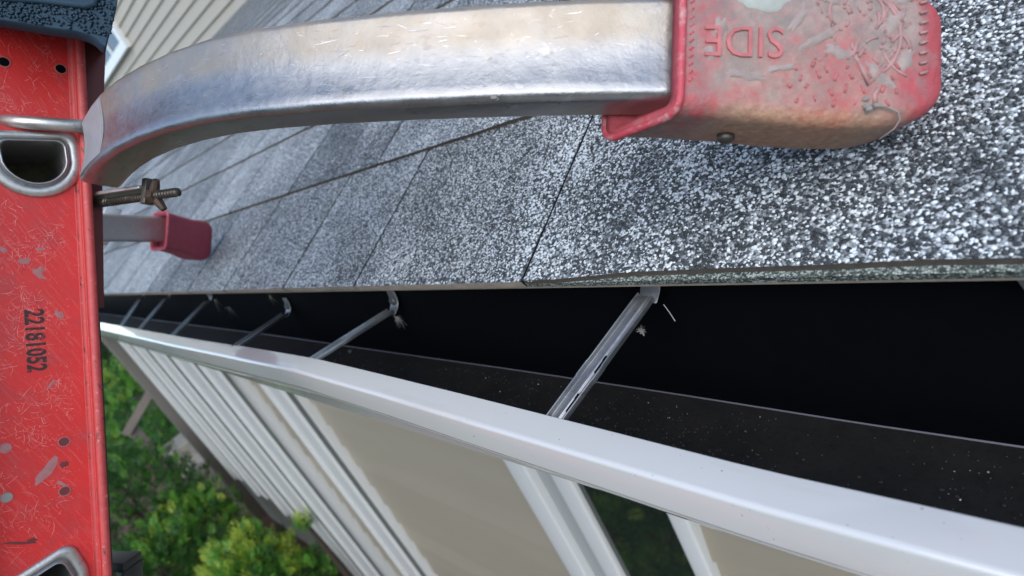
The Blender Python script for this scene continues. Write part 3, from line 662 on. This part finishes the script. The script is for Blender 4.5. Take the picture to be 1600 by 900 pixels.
    for a0_, r0_, ct_, ch_ in ((20, .024, .076, .004), (35, .028, .074, .002), (150, .014, .104, .012), (200, .017, .106, .004), (-30, .010, .078, .014), (90, .007, .0875, -.002)):
        curve([(ct_ + r0_ * math.cos(math.radians(a)), ch_ + r0_ * math.sin(math.radians(a))) for a in range(a0_, a0_ + 60, 10)], .0007)
    for k in range(9): curve([(L - .0125, .026 - k * .0046), (L - .0092, .0270 - k * .0046)], .0007)
    b.build("raised_emblem", M['emb'], o, smooth=True)
    b = MB()
    for r_i in range(4):
        for k in range(7):
            t_ = .050 + k * .0078 + (r_i % 2) * .0036; h = -.0085 - r_i * .0052 + .001 * math.sin(k * 2)
            if t_ > .1: continue
            a = .9 if (k + r_i) % 2 else -1.0; l_ = .0019; t_ += random.uniform(-.0016, .0016); h += random.uniform(-.0012, .0012); a += random.uniform(-.35, .35); l_ *= random.uniform(.5, 1.25); curve([(t_ - l_ * math.cos(a) * .6, h - l_ * math.sin(a)), (t_, h), (t_ + l_ * math.cos(a) * .6, h + l_ * math.sin(a))], random.uniform(.0005, .0009))
    b.build("raised_dashes", M['emb2'], o, smooth=True)
    b = MB(); pts = []
    for k in range(26):
        a = k / 26 * 6.283; rr = 1 + .5 * noise.noise(Vector((math.cos(a) * 1.5, math.sin(a) * 1.5, 44))); pts.append((.0375 + .0125 * rr * math.cos(a), .0225 + .0062 * rr * math.sin(a)))
    b.add([onface(.0375, .0225, .0009)] + [onface(.0375 + (p[0] - .0375) * .8, .0225 + (p[1] - .0225) * .8, .0008) for p in pts] + [onface(*p, -.0001) for p in pts], [(0, 1 + k, 1 + (k + 1) % 26) for k in range(26)] + [(1 + k, 27 + k, 27 + (k + 1) % 26, 1 + (k + 1) % 26) for k in range(26)])
    b.build("grey_smear", M['smear'], o, smooth=True)
    rs = random.Random(5); crust = MB()
    for (ct_, ch_, ra, rb, ro_) in ((.062, .004, .010, .0026, .5), (.070, -.002, .007, .003, -.4), (.052, .012, .008, .0022, 1.0), (.094, .012, .007, .0035, .7), (.088, -.012, .009, .003, -.7), (.046, -.010, .007, .002, .2), (.100, -.004, .005, .003, 1.2), (.030, -.014, .009, .0024, -.1), (.018, .008, .0035, .005, 0), (.066, .022, .008, .003, -.3), (.098, .023, .006, .003, .3), (.014, -.004, .003, .004, .4)):
        np_ = 18; pp = []; sd = rs.random() * 50
        for k in range(np_):
            a = k / np_ * 6.283; rr = 1 + .75 * noise.noise(Vector((math.cos(a) * 2.2, math.sin(a) * 2.2, sd))); x, y = ra * rr * math.cos(a), rb * rr * math.sin(a)
            pp.append((ct_ + x * math.cos(ro_) - y * math.sin(ro_), ch_ + x * math.sin(ro_) + y * math.cos(ro_)))
        crust.add([onface(ct_, ch_, .0006)] + [onface(ct_ + (p[0] - ct_) * .7, ch_ + (p[1] - ch_) * .7, .0004 + .0004 * rs.random()) for p in pp] + [onface(*p, -.0004) for p in pp], [(0, 1 + k, 1 + (k + 1) % np_) for k in range(np_)] + [(1 + k, 1 + np_ + k, 1 + np_ + (k + 1) % np_, 1 + (k + 1) % np_) for k in range(np_)])
    crust.build("dirt_crust", M['crust'], o, smooth=True)
    b = MB()
    for k in range(12): b.tube([onface(.0045, .022 - k * .0036, -.0002), onface(.0062, .0235 - k * .0036, -.0002)], .0006, 5)
    b.build("rim_ribs", M['rubedge'], o, smooth=True)
    # rivet under the pad
    c = X(.030, -hh * 1.07 - .0012, -.004); b = MB(); hdv = Vector((0, Hd.y, Hd.z)); b.tube([c + hdv * .003, c, c - hdv * .0018], [.0042, .0042, .0022], 10); b.build("rivet", M['steel'], o, smooth=True)
    return X, th, hh, L
X, th, hh, L = pad(False); pad(True)
# bits of dried caulk or web stuck to the pad and the bar
def scrap(c, r, name, label, tail=None, cat="scrap"):
    b = MB()
    for k in range(7):
        d = Vector((random.gauss(0, 1), random.gauss(0, 1), random.gauss(0, 1))) * r * .35
        q = [c + d + Vector((x * r * random.uniform(.3, .7), y * r * random.uniform(.3, .7), z * r * random.uniform(.3, .7))) for x, y, z in ICO]; b.add(q, ICF)
    if tail: b.tube(tail, [.0006, .0005, .0005, .0004, .0003, .0002], 6)
    return tag(b.build(name, M['white_fluff'], fix=False, smooth=True), label, cat, "pale scraps stuck on the stabilizer")
f_ = lambda px, py, lift: (lambda q: P(*q))(at(px, py, lift))
c = X(.083, -.0262, th / 2 + .001)
scrap(c, .0035, "plant_scrap", "pale dried plant scrap with curled tail stuck on the near red pad", [c, X(.090, -.0268, th / 2 + .0018), X(.0955, -.0288, th / 2 + .0012), X(.0972, -.0318, th / 2 + .0002), X(.0955, -.0355, th / 2 - .001), X(.090, -.040, th / 2 - .003)])
cen, T, Nn, Hh = frn(11)
scrap(P(*(cen - Hd * .0235 + Nn * .0135)), .0026, "plant_scrap", "white scrap stuck on the lower edge of the aluminium arm")
# fine scuffs along the arm
b = MB(); rs = np.random.default_rng(11)
def FP(fi, a, lift):
    i_ = int(fi); g_ = fi - i_; A_1 = frn(i_); A_2 = frn(i_ + 1); h_ = min(1, max(0, (.0202 - a) / .0404)); dn_ = .013 - .0026 * math.sin(math.pi * h_) + lift
    return P(*((A_1[0] + A_1[3] * a + A_1[2] * dn_).lerp(A_2[0] + A_2[3] * a + A_2[2] * dn_, g_)))
for k in range(620):
    f0 = rs.uniform(3.2, 12.4); a0_ = rs.uniform(-.0185, .0185); ln = rs.gamma(1.5, .045); sl = rs.normal(0, .0012); wd_ = rs.uniform(.00004, .00014)
    if rs.random() < .12: sl = rs.normal(0, .006); ln *= .3
    f1 = min(f0 + ln, 12.9); vs_ = []
    for q_ in range(3):
        f_1 = q_ / 2; a_1 = min(.019, max(-.019, a0_ + sl * f_1)); h_ = wd_ * (.3, 1, .3)[q_]; vs_ += [FP(f0 + (f1 - f0) * f_1, a_1 - h_, .00012), FP(f0 + (f1 - f0) * f_1, a_1 + h_, .00012)]
    b.add(vs_, [(0, 1, 3, 2), (2, 3, 5, 4)], 0 if rs.random() < .5 else 1)
o = b.build("arm_scuffs", [M['aluf'], M['alu3']], stab, fix=False); o['kind'] = 'stuff'
# worn sticker at the ladder end of the arm
b = MB(); rows = []
for i in (0, 1, 2, 3):
    cen, T, Nn, Hh = frn(i); rows.append([cen + Hh * a + Nn * (.01325 - .0026 * math.sin(math.pi * min(1, max(0, (.0215 - a) / .043)))) for a in (.0205, .012, .004, -.004, -.012, -.0205)])
b.add([P(*q) for r in rows for q in r], [(i * 6 + j, i * 6 + j + 1, (i + 1) * 6 + j + 1, (i + 1) * 6 + j) for i in range(len(rows) - 1) for j in range(5)])
stk = b.build("worn_sticker", M['sticker'], stab, smooth=True, fix=False)
b = MB()
def SQ(f, a):
    f *= len(rows) - 1; i_ = min(int(f), len(rows) - 2); g_ = f - i_; h_ = (0.0205 - a) / .041 * 5; j_ = min(int(h_), 4); hh_ = h_ - j_
    A0 = rows[i_][j_].lerp(rows[i_][j_ + 1], hh_); A1 = rows[i_ + 1][j_].lerp(rows[i_ + 1][j_ + 1], hh_); q_ = A0.lerp(A1, g_); return P(*(q_ + (CAM - q_).normalized() * .0003))
for f0, a0_, a1_, w_ in ((.30, -.018, .012, .012), (.42, -.019, .016, .01), (.72, -.018, .016, .012), (.90, -.02, .019, .02)):
    nn = 8; vs_ = []
    for k in range(nn + 1): a = a0_ + (a1_ - a0_) * k / nn; vs_ += [SQ(f0, a), SQ(f0 + w_, a)]
    b.add(vs_, [(2 * k, 2 * k + 1, 2 * k + 3, 2 * k + 2) for k in range(nn)])
for k in range(16):
    a = -.008 + k * .001; f0 = .10 + .02 * (k % 3); b.add([SQ(f0, a), SQ(f0 + .08, a), SQ(f0 + .08, a + .0005), SQ(f0, a + .0005)], [(0, 1, 2, 3)])
b.build("faded_print", M['trim2'], stk, fix=False)
# hardware: threaded rod, plate, wing nut
r0 = at(140, 320, .455); r1 = at(278, 300, .415); ax = (r1 - r0).normalized()
b = MB(); b.tube([P(*r0), P(*r1)], .0029, 12)
o = b.build("threaded_rod", M['steel'], stab, smooth=True)
b = MB(); a0 = ax.orthogonal().normalized(); b0 = ax.cross(a0); Ln = (r1 - r0).length; pts = []
turns = 34
for k in range(turns * 10): a = k / 10 * 2 * math.pi; pts.append(P(*(r0 + ax * (Ln * k / (turns * 10)) + (a0 * math.cos(a) + b0 * math.sin(a)) * .0030)))
b.tube(pts, .00055, 4); b.build("thread", M['steel'], o, fix=False)
q = r0 + ax * Ln * .68; cc = P(*q); AX = (P(*r1) - P(*r0)).normalized(); HH = Vector((0, Hd.y, Hd.z)); SS = AX.cross(HH).normalized()
def fbox(mb, c, a, la, b_, lb, c_, lc): mb.hexa([c + a * x * la + b_ * y * lb + c_ * z * lc for z in (-1, 1) for x, y in ((-1, -1), (1, -1), (1, 1), (-1, 1))])
b = MB(); fbox(b, cc + HH * .0035, AX, .0026, HH, .0095, SS, .0040); b.build("clamp_plate", M['steel'], stab, bevel=.0006)
b = MB(); fbox(b, cc + HH * .0062 - AX * .045, AX, .043, HH, .0014, SS, .006); b.build("clamp_channel", M['alud'], stab, bevel=.0006)
b = MB(); c = cc + AX * .0065; b.tube([c - AX * .0035, c + AX * .0035], .0055, 6)
for sg in (-1, 1):
    dd = (HH * .8 * sg + AX * .55 + SS * .3 * sg).normalized(); b.tube([c, c + dd * .007, c + dd * .013], [.0038, .0034, .0024], 8)
b.build("wing_nut", M['rust'], stab, smooth=True, bevel=.0003)
# bracket of the far arm next to the rail
fa = pl(.17 + .13, -.165, 0, True)
b = MB(); q = at(166, 352, 1.0); cq = P(*q); fbox(b, cq, Vector((1, 0, 0)), .006, Vector((0, .6, -.8)).normalized(), .012, Vector((0, .8, .6)).normalized(), .034); b.build("far_bracket", M['alud'], stab, bevel=.002)

# ---------------------------------------------------------------- ladder
lad = thing("ladder", "worn red fibreglass extension ladder leaning beside the gutter", "ladder", P(.75, -1.95, -2.95))
RS = .55
E0 = on(132, 200, (RS, 0, 0), (1, 0, 0)); E1 = on(168, 900, (RS, 0, 0), (1, 0, 0))
Lu = (E0 - E1).normalized(); Wd = Vector((0, Lu.z, -Lu.y))     # up the rail / towards the house
#                      # house side corner of the web
def LP(l, wv, dsv): q = E0 + Lu * l - Wd * wv + Vector((-dsv, 0, 0)); return P(*q)   # dsv = towards the camera
def rail(dso, name, mat, rim, par, l0=-3.9, l1=.42, w=.076, flip=1, tilt=0.0):
    b = MB(); th_ = .0035; fl = .011
    pr_ = [(0, 0), (0, fl), (-.0012, fl + .0012), (th_ * .6, fl + .0012), (th_ + .001, fl), (th_ + .001, .0045), (th_ + .0025, .0018), (th_ + .005, .0006), (.02, .0004), (w - .02, .0004), (w - th_ - .005, .0006), (w - th_ - .001, .0045), (w - th_ - .001, fl), (w, fl), (w, -.0035), (0, -.0035)]
    rg = [[LP(l, a + tilt * (l - .1), dso + c * flip) for a, c in pr_] for l in np.linspace(l0, l1, 12)]
    b.sweep(rg); return b.build(name, mat, par, smooth=False)
def cut(o, cutter):
    m_ = o.modifiers.new("cut", 'BOOLEAN'); m_.object = cutter; m_.operation = 'DIFFERENCE'; m_.solver = 'EXACT'
    bpy.context.view_layer.update(); me = bpy.data.meshes.new_from_object(o.evaluated_get(bpy.context.evaluated_depsgraph_get()))
    o.modifiers.clear(); o.data = me; bpy.data.objects.remove(cutter)
r_ = rail(0, "rail", M['red'], None, lad)
b = MB(); b.sweep([[LP(l, a, c) for a, c in ((-.0014, .0085), (-.0012, .0122), (.0015, .0130), (.0040, .0120), (.0046, .0090))] for l in np.linspace(-.6, .42, 30)]); b.build("rail_edge", M['redrim'], r_, smooth=True)
b = MB(); b.sweep([[LP(l, a, c) for a, c in ((.0045, .0052), (.0052, .0030), (.0064, .0016), (.0080, .0009), (.0046, .0008))] for l in np.linspace(-.6, .42, 30)]); b.build("fillet_line", M['redrim'], r_, smooth=True)
# second rail section on the house side (dark red) and the far rail
b = MB(); b.sweep([[LP(l, a - .002 - max(0, l) * .075 - max(0, min(1, (l + .18) / .2)) * .006, c) for a, c in ((-.0045, -.030), (.02, -.030), (.02, -.006), (-.0045, -.006))] for l in np.linspace(-.14, .42, 12)]); b.build("rear_rail", M['darkred'], lad, bevel=.001)
b = MB(); b.sweep([[LP(l, a, c) for a, c in ((-.0048, -.030), (.02, -.030), (.02, -.007), (-.0048, -.007))] for l in np.linspace(-.62, -.145, 6)]); b.build("rear_rail", M['plastic'], lad, bevel=.001)
rail(-.42, "rail", M['red'], None, lad, flip=-1)
RC = []
# rungs with swaged ends
def drung(px, py, rot=0.0, first=True):
    c = on(px, py, (RS, 0, 0), (1, 0, 0)); l = (c - E0).dot(Lu); wv = -(c - E0).dot(Wd); RC.append((l, wv))
    def dshape(k):
        pts = []
        w2, h2 = .0245 * k, .0175 * k
        for j in range(9): a = math.radians(60 * (1 - j / 8) + 30); pts.append((0, 0))
        pts = []
        r = .007 * k
        for cx, cy, a0, a1, n_, rr in ((w2 - r, h2 - r, 0, 90, 5, r), (-w2 + r, h2 - r, 90, 180, 5, r)):
            for j in range(n_ + 1): a = math.radians(a0 + (a1 - a0) * j / n_); pts.append((cx + rr * math.cos(a), cy + rr * math.sin(a)))
        for j in range(1, 16): a = math.radians(180 + 180 * j / 16); pts.append((w2 * math.cos(a), (h2 - r) * .2 + h2 * 1.45 * math.sin(a)))
        return pts
    ca, sa = math.cos(rot), math.sin(rot)
    Ii = Vector((MR[0][0], MR[0][1], MR[0][2])); 
    # the rung profile keeps its flat tread level: local x = across (mostly -Y), local y = up the rail
    def q(x, y, d): x, y = x * ca - y * sa, x * sa + y * ca; return LP(l + y, wv - x, d)
    # hollow rung
    cb = MB(); cb.sweep([[q(x, y, d) for x, y in dshape(.82)] for d in (-.006, .004)]); cut(r_, cb.build("cutter", M['black']))
    b = MB(); ro = dshape(.80); ri = dshape(.735)
    nr = len(ro)
    b.sweep([[q(x, y, d) for x, y in ri] for d in (.0042, -.12, -.40)], cap=False)
    b.sweep([[q(x, y, d) for x, y in ro] for d in (-.004, -.12, -.40)], cap=False)
    rg = b.build("rung", M['alud'], lad, smooth=True, fix=False)
    b = MB(); rr = []
    for k_, d in ((1.19, .0004), (1.19, .0016), (1.16, .0030), (1.08, .0040), (.98, .0042), (.90, .0036), (.86, .0020)): rr.append([q(x, y, d) for x, y in dshape(k_)])
    b.sweep(rr, cap=False); b.build("swaged_ring", M['alud'], rg, smooth=True, fix=False)
    b = MB(); rr = []
    for k_, d in ((.87, .0022), (.84, .0030), (.80, .0056), (.76, .0060), (.735, .0040)): rr.append([q(x, y, d) for x, y in dshape(k_)])
    b.sweep(rr, cap=False); b.build("inner_lip", M['alu'], rg, smooth=True, fix=False)
    b = MB(); b.add([q(x, y, -.10) for x, y in dshape(.75)], [tuple(range(len(ri)))]); b.build("rung_core", M['core'], rg)
drung(54, 250, math.radians(6)); drung(66, 922, math.radians(24))
for k in range(1, 10):
    q = E0 + Lu * (-.305 * k - .305) - Wd * .037; b = MB(); b.tube([P(q.x, q.y, q.z), P(q.x + .4, q.y, q.z)], .016, 12); b.build("rung", M['alud'], lad, smooth=True)
# rail holes, paint chips, stamped number
def wl(px, py): c = on(px, py, (RS, 0, 0), (1, 0, 0)); return (c - E0).dot(Lu), -(c - E0).dot(Wd)
b = MB(); rr_ = np.random.default_rng(3)
for k in range(10000):
    l0_ = rr_.uniform(-.40, .32); w0_ = rr_.uniform(.004, .068)
    if noise.noise(Vector((l0_ * 38, w0_ * 38, 3))) + .35 * noise.noise(Vector((l0_ * 120, w0_ * 120, 9))) < rr_.uniform(-.15, .42): continue
    a_ = rr_.uniform(0, 6.283); ln = rr_.gamma(2.0, .0022); cv = rr_.normal(0, .55); hw_ = rr_.uniform(.00003, .00008)
    pts = []
    for q_ in range(4):
        f_1 = q_ / 3; aa = a_ + cv * f_1; pts.append((l0_ + ln * f_1 * math.cos(aa), w0_ + ln * f_1 * math.sin(aa), aa))
    if any(not .006 < p[1] < .069 for p in pts): continue
    if any(abs(pts[0][0] - q_c[0]) < .034 and abs(pts[0][1] - q_c[1]) < .033 for q_c in RC): continue
    vs_ = []
    for q_, (pl_, pw, aa) in enumerate(pts):
        h_ = hw_ * (.25, 1, 1, .25)[q_]; vs_ += [LP(pl_ - h_ * math.sin(aa), pw + h_ * math.cos(aa), .00048), LP(pl_ + h_ * math.sin(aa), pw - h_ * math.cos(aa), .00048)]
    b.add(vs_, [(0, 1, 3, 2), (2, 3, 5, 4), (4, 5, 7, 6)], 0 if rr_.random() < .82 else 1)
SCR = b
for px, py, r, mt in ((6, 97, 7, 'black'), (95, 108, 7, 'black'), (8, 700, 7, 'chip'), (100, 690, 7, 'darkred'), (101, 767, 7, 'darkred'), (10, 777, 7, 'white_fluff')):
    l, wv = wl(px, py); R_ = r / 900 * .43
    b = MB(); b.add([LP(l + R_ * math.sin(a), wv + R_ * math.cos(a), .0006) for a in np.linspace(0, 6.283, 17)[:-1]], [tuple(range(16))]); o = b.build("rivet_hole", M[mt], r_)
    b = MB(); b.tube([LP(l + R_ * 1.05 * math.sin(a), wv + R_ * 1.05 * math.cos(a), .0006) for a in np.linspace(0, 6.283, 17)], .00035, 5); b.build("hole_rim", M['chip'], o)
def blob(px, py, rx, ry, rot, seed, name, mat):
    l, wv = wl(px, py); b = MB(); pts = []
    for k in range(22):
        a = k / 22 * 6.283; rr = 1 + .55 * noise.noise(Vector((math.cos(a) * 1.6, math.sin(a) * 1.6, seed)))
        x, y = rx * rr * math.cos(a) / 900 * .36, ry * rr * math.sin(a) / 900 * .36
        pts.append((l + y * math.cos(rot) - x * math.sin(rot), wv - (x * math.cos(rot) + y * math.sin(rot))))
    c = (sum(p[0] for p in pts) / 22, sum(p[1] for p in pts) / 22)
    b.add([LP(c[0], c[1], .00062)] + [LP(p[0], p[1], .00052) for p in pts], [(0, 1 + k, 1 + (k + 1) % 22) for k in range(22)])
    b.build(name, mat, r_)
for a in ((38, 408, 9, 5, 0, 1), (60, 428, 12, 5, .9, 2), (64, 420, 6, 3, .9, 8), (5, 390, 6, 4, .6, 3), (92, 492, 5, 10, -.7, 4), (72, 736, 9, 26, .65, 5), (95, 755, 8, 3, .7, 9), (80, 600, 12, 2, -.9, 6), (112, 292, 6, 4, 0, 7), (62, 389, 7, 3, 0, 11), (118, 372, 3, 5, .3, 12)): blob(*a, "paint_chip", M['chip'])
for a in ((30, 848, 26, 2.2, .3, 21), (48, 845, 8, 4, 0, 22), (100, 725, 7, 5, .6, 23)): blob(*a, "dark_scuff", M['darkred'])
vs, fs = text_mesh("22181052", .0105, .00003, .00035)
l, wv = wl(54, 532); xs = [v.x for v in vs]; kx = .0462 / (max(xs) - min(xs))
b = MB(); b.add([LP(l - v.x * kx, wv - v.y * 1.45, .00062 + v.z) for v in vs], fs); b.build("stamped_number", M['ink'], r_)
o = SCR.build("surface_scratches", [M['scr'], M['darkred']], r_, fix=False); o['kind'] = 'stuff'
# clamp rod across the rail above the rung
a0 = at(-60, 184, .41); a1 = at(149, 199, .428)
b = MB(); b.tube([P(*a0), P(*a1)], .0048, 16); tagb = b.build("clamp_rod", M['alud'], stab, smooth=True)
# rubber end cap over the rail top
cap = MB(); outer = []
cpx = [(-60, -150), (200, -150), (190, -60), (184, 0), (180, 22), (174, 45), (169, 62), (165, 80), (163, 83), (158, 80), (150, 72), (140, 66), (120, 60), (80, 55), (40, 48), (0, 42), (-60, 34)]
fr_ = []
for dd, inset in ((.385, 4), (.380, 0), (.376, -1), (.365, 7), (.362, 12)):
    fr_.append([P(*at(px, py - (inset if py > 0 else 0) * (1 if px < 165 else .6), dd + (.0 if px < 150 else .0))) for px, py in cpx])
b = MB(); b.sweep([[P(*at(px, py, .50)) for px, py in cpx]] + fr_); 
o = b.build("rubber_end_cap", M['cap'], lad, smooth=False, bevel=.001)
b = MB()
for k in range(760):
    px = random.uniform(-20, 176); py = random.uniform(-30, 44 - (10 if px < 40 else 0) + px * .12)
    if py > 26 + px * .18 : continue
    if py < 2 and px < 145: continue
    a = random.gauss(.9, .6); l_ = random.uniform(1.5, 5)
    p0 = at(px, py, .3615); p1 = at(px + l_ * math.cos(a) * .6 + random.uniform(-1, 1), py + l_ * math.sin(a) * .5, .3612); p2 = at(px + l_ * math.cos(a), py + l_ * math.sin(a), .3615)
    b.tube([P(*p0), P(*p1), P(*p2)], [.0005, .0010, .0005], 5)
b.build("tread_texture", M['tread'], o, smooth=True)
b = MB(); pts = [(-60, -8), (60, 0), (110, 6), (135, 9), (148, 6), (150, -4), (148, -30)]; b.tube([P(*at(px, py, .3605)) for px, py in pts], .0022, 8); b.build("moulded_ridge", M['cap'], o, smooth=True)
# black guide bracket lower down on the ladder
b = MB(); q = at(184, 900, .50); cq = P(*q); Ld = Vector((0, Lu.y, Lu.z)); Wv = Vector((0, Wd.y, Wd.z))
X1 = Vector((rt.x, rt.y, rt.z)); Y1 = Vector((up_.x, up_.y, up_.z)); Z1 = Vector((bk.x, bk.y, bk.z))
for (x0, x1, y0, y1) in ((-26, 24, 16, 30), (14, 26, -60, 17), (-26, -16, -60, 17)):
    s_ = .5 / 900; cc2 = cq + X1 * ((x0 + x1) / 2 * s_) + Y1 * ((y0 + y1) / 2 * s_)
    fbox(b, cc2, X1, (x1 - x0) / 2 * s_, Y1, (y1 - y0) / 2 * s_, Z1, .012)
b.build("guide_bracket", M['plastic'], lad, bevel=.0012)
b = MB(); fbox(b, cq + X1 * .0115 - Y1 * .004, X1, .0018, Y1, .007, Z1, .0125); b.build("red_insert", M['redrim'], lad)

# ---------------------------------------------------------------- steps and handrail beyond the wall
hs = thing("handrail", "grey brown timber handrail sloping down from the far house corner", "handrail", P(6.3, 0, -2.95))
def beam(mb, a, c, w_, h_):
    d = (c - a).normalized(); s_ = d.cross(Vector((0, 0, 1))).normalized() if abs(d.z) < .95 else Vector((1, 0, 0)); u_ = s_.cross(d).normalized()
    mb.hexa([a + s_ * x * w_ + u_ * y * h_ for x, y in ((-1, -1), (1, -1), (1, 1), (-1, 1))] + [c + s_ * x * w_ + u_ * y * h_ for x, y in ((-1, -1), (1, -1), (1, 1), (-1, 1))])
b = MB(); beam(b, P(*on(242, 600, (6.1, 0, 0), (1, 0, 0))), P(*on(198, 676, (6.3, 0, 0), (1, 0, 0))), .05, .035); b.build("rail", M['wood'], hs)
b = MB(); a = P(*on(205, 668, (6.3, 0, 0), (1, 0, 0))); beam(b, a, Vector((a.x, a.y, -2.95)), .045, .045); b.build("post", M['wood'], hs)
sp = thing("stone_steps", "two beige stone steps at the far corner of the house", "steps", P(6.6, 0, -2.95))
for k, (a, zz) in enumerate((((258, 705), -2.05), ((288, 735), -2.2))):
    q = on(*a, (0, 0, zz), (0, 0, 1)); b = MB(); b.box(q.x - .22, q.x + .2, q.y - .05, .33, -2.95, zz); b.build("step", M['paver'], sp, bevel=.01)

# ---------------------------------------------------------------- shrubs
def shrub(px, py, d, r, n, mats, label, wts, sz=.035, name="evergreen_shrub", cat="shrub", group=None):
    c = P(*at(px, py, d)); base = Vector((c.x, c.y, -2.93))
    root = thing(name, label, cat, base, group or {'shrub': 'shrubs along the foot of the house', 'tree': 'trees beyond the far end of the house'}.get(cat))
    b = MB(); b.tube([base, base.lerp(c, .6), c], [.03, .022, .01], 7)
    fr2 = []
    nf = int(n * 1.5) // 14
    for k in range(nf):
        dv_ = Vector((random.gauss(0, 1), random.gauss(0, 1), random.gauss(.25, 1))).normalized()
        rad = r * (.55 + .45 * random.random() ** .5) * (1 + .35 * noise.noise(dv_ * 2.2 + Vector((px, py, 0)) * .01))
        tip = c + Vector((dv_.x, dv_.y, dv_.z * 1.05)) * rad; fr2.append((tip, dv_))
        if k % 36 == 0: b.tube([c, tip - dv_ * .05], [.005, .001], 4)
    b.build("stem", M['bark'], root, fix=False)
    fb = MB()
    for tip, dv_ in fr2:
        if tip.z < -2.9: continue
        ax_ = (dv_ * .7 + Vector((random.gauss(0, .4), random.gauss(0, .4), .6 + random.random() * .4))).normalized()
        sd_ = ax_.cross(Vector((random.gauss(0, 1), random.gauss(0, 1), random.gauss(0, 1)))).normalized()
        nz = noise.noise(tip * 5.0) + .5 * dv_.z; ww_ = [wts[0] * (1.6 - nz), wts[1], wts[2] * (max(.02, nz) * 4)]; mi = random.choices(range(len(mats)), [max(.01, q_) for q_ in ww_])[0]
        fl = sz * random.uniform(2.0, 3.4)
        for q in range(14):
            f = q / 14; sgn = 1 if q % 2 else -1
            o_ = tip + ax_ * fl * (f - .6); dirn = (ax_ * .75 + sd_ * sgn * .85 + ax_.cross(sd_) * random.uniform(-.5, .5)).normalized()
            ll = sz * (1.25 - f * .7) * random.uniform(.7, 1.2); wv_ = dirn.cross(ax_.cross(sd_)).normalized() * ll * random.uniform(.12, .22)
            fb.add([o_, o_ + dirn * ll * .55 + wv_, o_ + dirn * ll, o_ + dirn * ll * .55 - wv_], [(0, 1, 2, 3)], mi)
    fb.build("foliage", mats, root, fix=False)
A_ = [M['lf1'], M['lf2'], M['lf3']]
shrub(305, 838, 4.6, .40, 9000, A_, "mid green shrub with bright tips below the steps", (3, 6, 1.2))
shrub(215, 800, 4.7, .55, 11000, A_, "dark green shrub right beside the red ladder rail", (7, 2, .1))
shrub(255, 905, 4.1, .42, 8000, A_, "dark shrub at the bottom edge of the photo", (6, 3, .3))
shrub(392, 905, 4.0, .34, 8000, A_, "yellow green shrub with fresh new growth beside the house wall", (1.5, 3, 4), .045)
shrub(478, 905, 4.0, .22, 3000, A_, "small green shrub touching the white window trim", (3, 4, 1))
shrub(474, 812, 3.6, .055, 260, A_, "little bright green sprig in front of white trim", (0, 3, 3), .028, name="leafy_sprig")
shrub(222, 640, 7.4, .62, 8000, A_, "light green shrub behind the sloping handrail", (2, 6, .6), .05)
shrub(262, 690, 8.8, .45, 6000, A_, "shaded shrub between handrail and house corner", (5, 3, .1), .055)
shrub(168, 560, 11.5, 1.3, 12000, A_, "large dark green bush farthest away beyond the house", (8, 2, 0), .08)
shrub(150, 720, 5.8, .65, 8000, A_, "dark green shrub half hidden behind the ladder rail", (6, 4, .1))
shrub(120, 560, 16, 3.0, 9000, A_, "broad dark tree crown at the far end of the yard", (8, 2, 0), .2, name="tree", cat="tree")
shrub(260, 600, 15, 1.6, 9000, A_, "dark green tree seen just past the taupe corner post", (8, 2, 0), .12, name="tree", cat="tree")
for (s_, y_, r, lab, wt) in ((1.7, -.7, .45, "round green shrub at the house foot under the near window", (3, 5, 2)), (2.5, -1.05, .5, "yellow tipped shrub between the patio end and the big shrubs", (2, 4, 5)), (3.2, -1.9, .6, "dark shrub on the lawn side of the foundation bed", (7, 3, 0))):
    C_ = Vector((s_, y_, -2.5)); D_ = C_ - CAM; cz = sum(MR[2][i] * D_[i] for i in range(3)); cx = sum(MR[0][i] * D_[i] for i in range(3)); cy = sum(MR[1][i] * D_[i] for i in range(3))
    shrub(800 + F * cx / cz, 450 + F * cy / cz, cz, r, 6000, A_, lab, wt, .045)
# trees across the yard, behind the photographer (seen only in reflections)

for k, (s_, y_, r, hgt, lab) in enumerate(((-9, -10, 2.6, 3.6, "broad green tree across the patio beyond the near end of the house"), (-4.5, -11.5, 2.9, 4.2, "tall green tree across the patio facing the stabilizer"), (.5, -11, 2.7, 3.4, "round green tree across the patio straight out from the gutter"), (5.5, -12, 3.0, 4.4, "tallest green tree across the lawn facing the shrubs"), (10.5, -10.5, 2.7, 3.6, "green tree across the lawn facing the far house corner"), (16, -9, 2.8, 3.8, "green tree at the far end of the lawn"))):
    base = P(s_, y_, -2.95); c = base + Vector((0, 0, hgt)); root = thing("tree", lab, "tree", base, "trees across the yard")
    b = MB(); b.tube([base, base.lerp(c, .5), c], [.22, .16, .07], 9)
    for q in range(7):
        a = q * .9; e = c + Vector((math.cos(a) * r * .6, math.sin(a) * r * .6, r * .25 * (q % 3 - .6))); b.tube([base.lerp(c, .55 + .05 * q), e], [.07, .02], 6)
    b.build("trunk", M['bark'], root, smooth=True)
    fb = MB()
    for q in range(4200):
        d = Vector((random.gauss(0, 1), random.gauss(0, 1), random.gauss(0, 1))).normalized()
        pos = c + d * r * (.4 + .6 * random.random() ** .6) * (1 + .4 * noise.noise(d * 2 + Vector((k * 3, 0, 0))))
        t1 = Vector((random.gauss(0, 1), random.gauss(0, 1), random.gauss(0, 1))).normalized() * .24; t2 = t1.orthogonal() * .6
        fb.add([pos - t1, pos + t2, pos + t1, pos - t2], [(0, 1, 2, 3)], random.choice((0, 0, 1)))
    fb.build("crown", [M['lf1'], M['lf2']], root, fix=False)
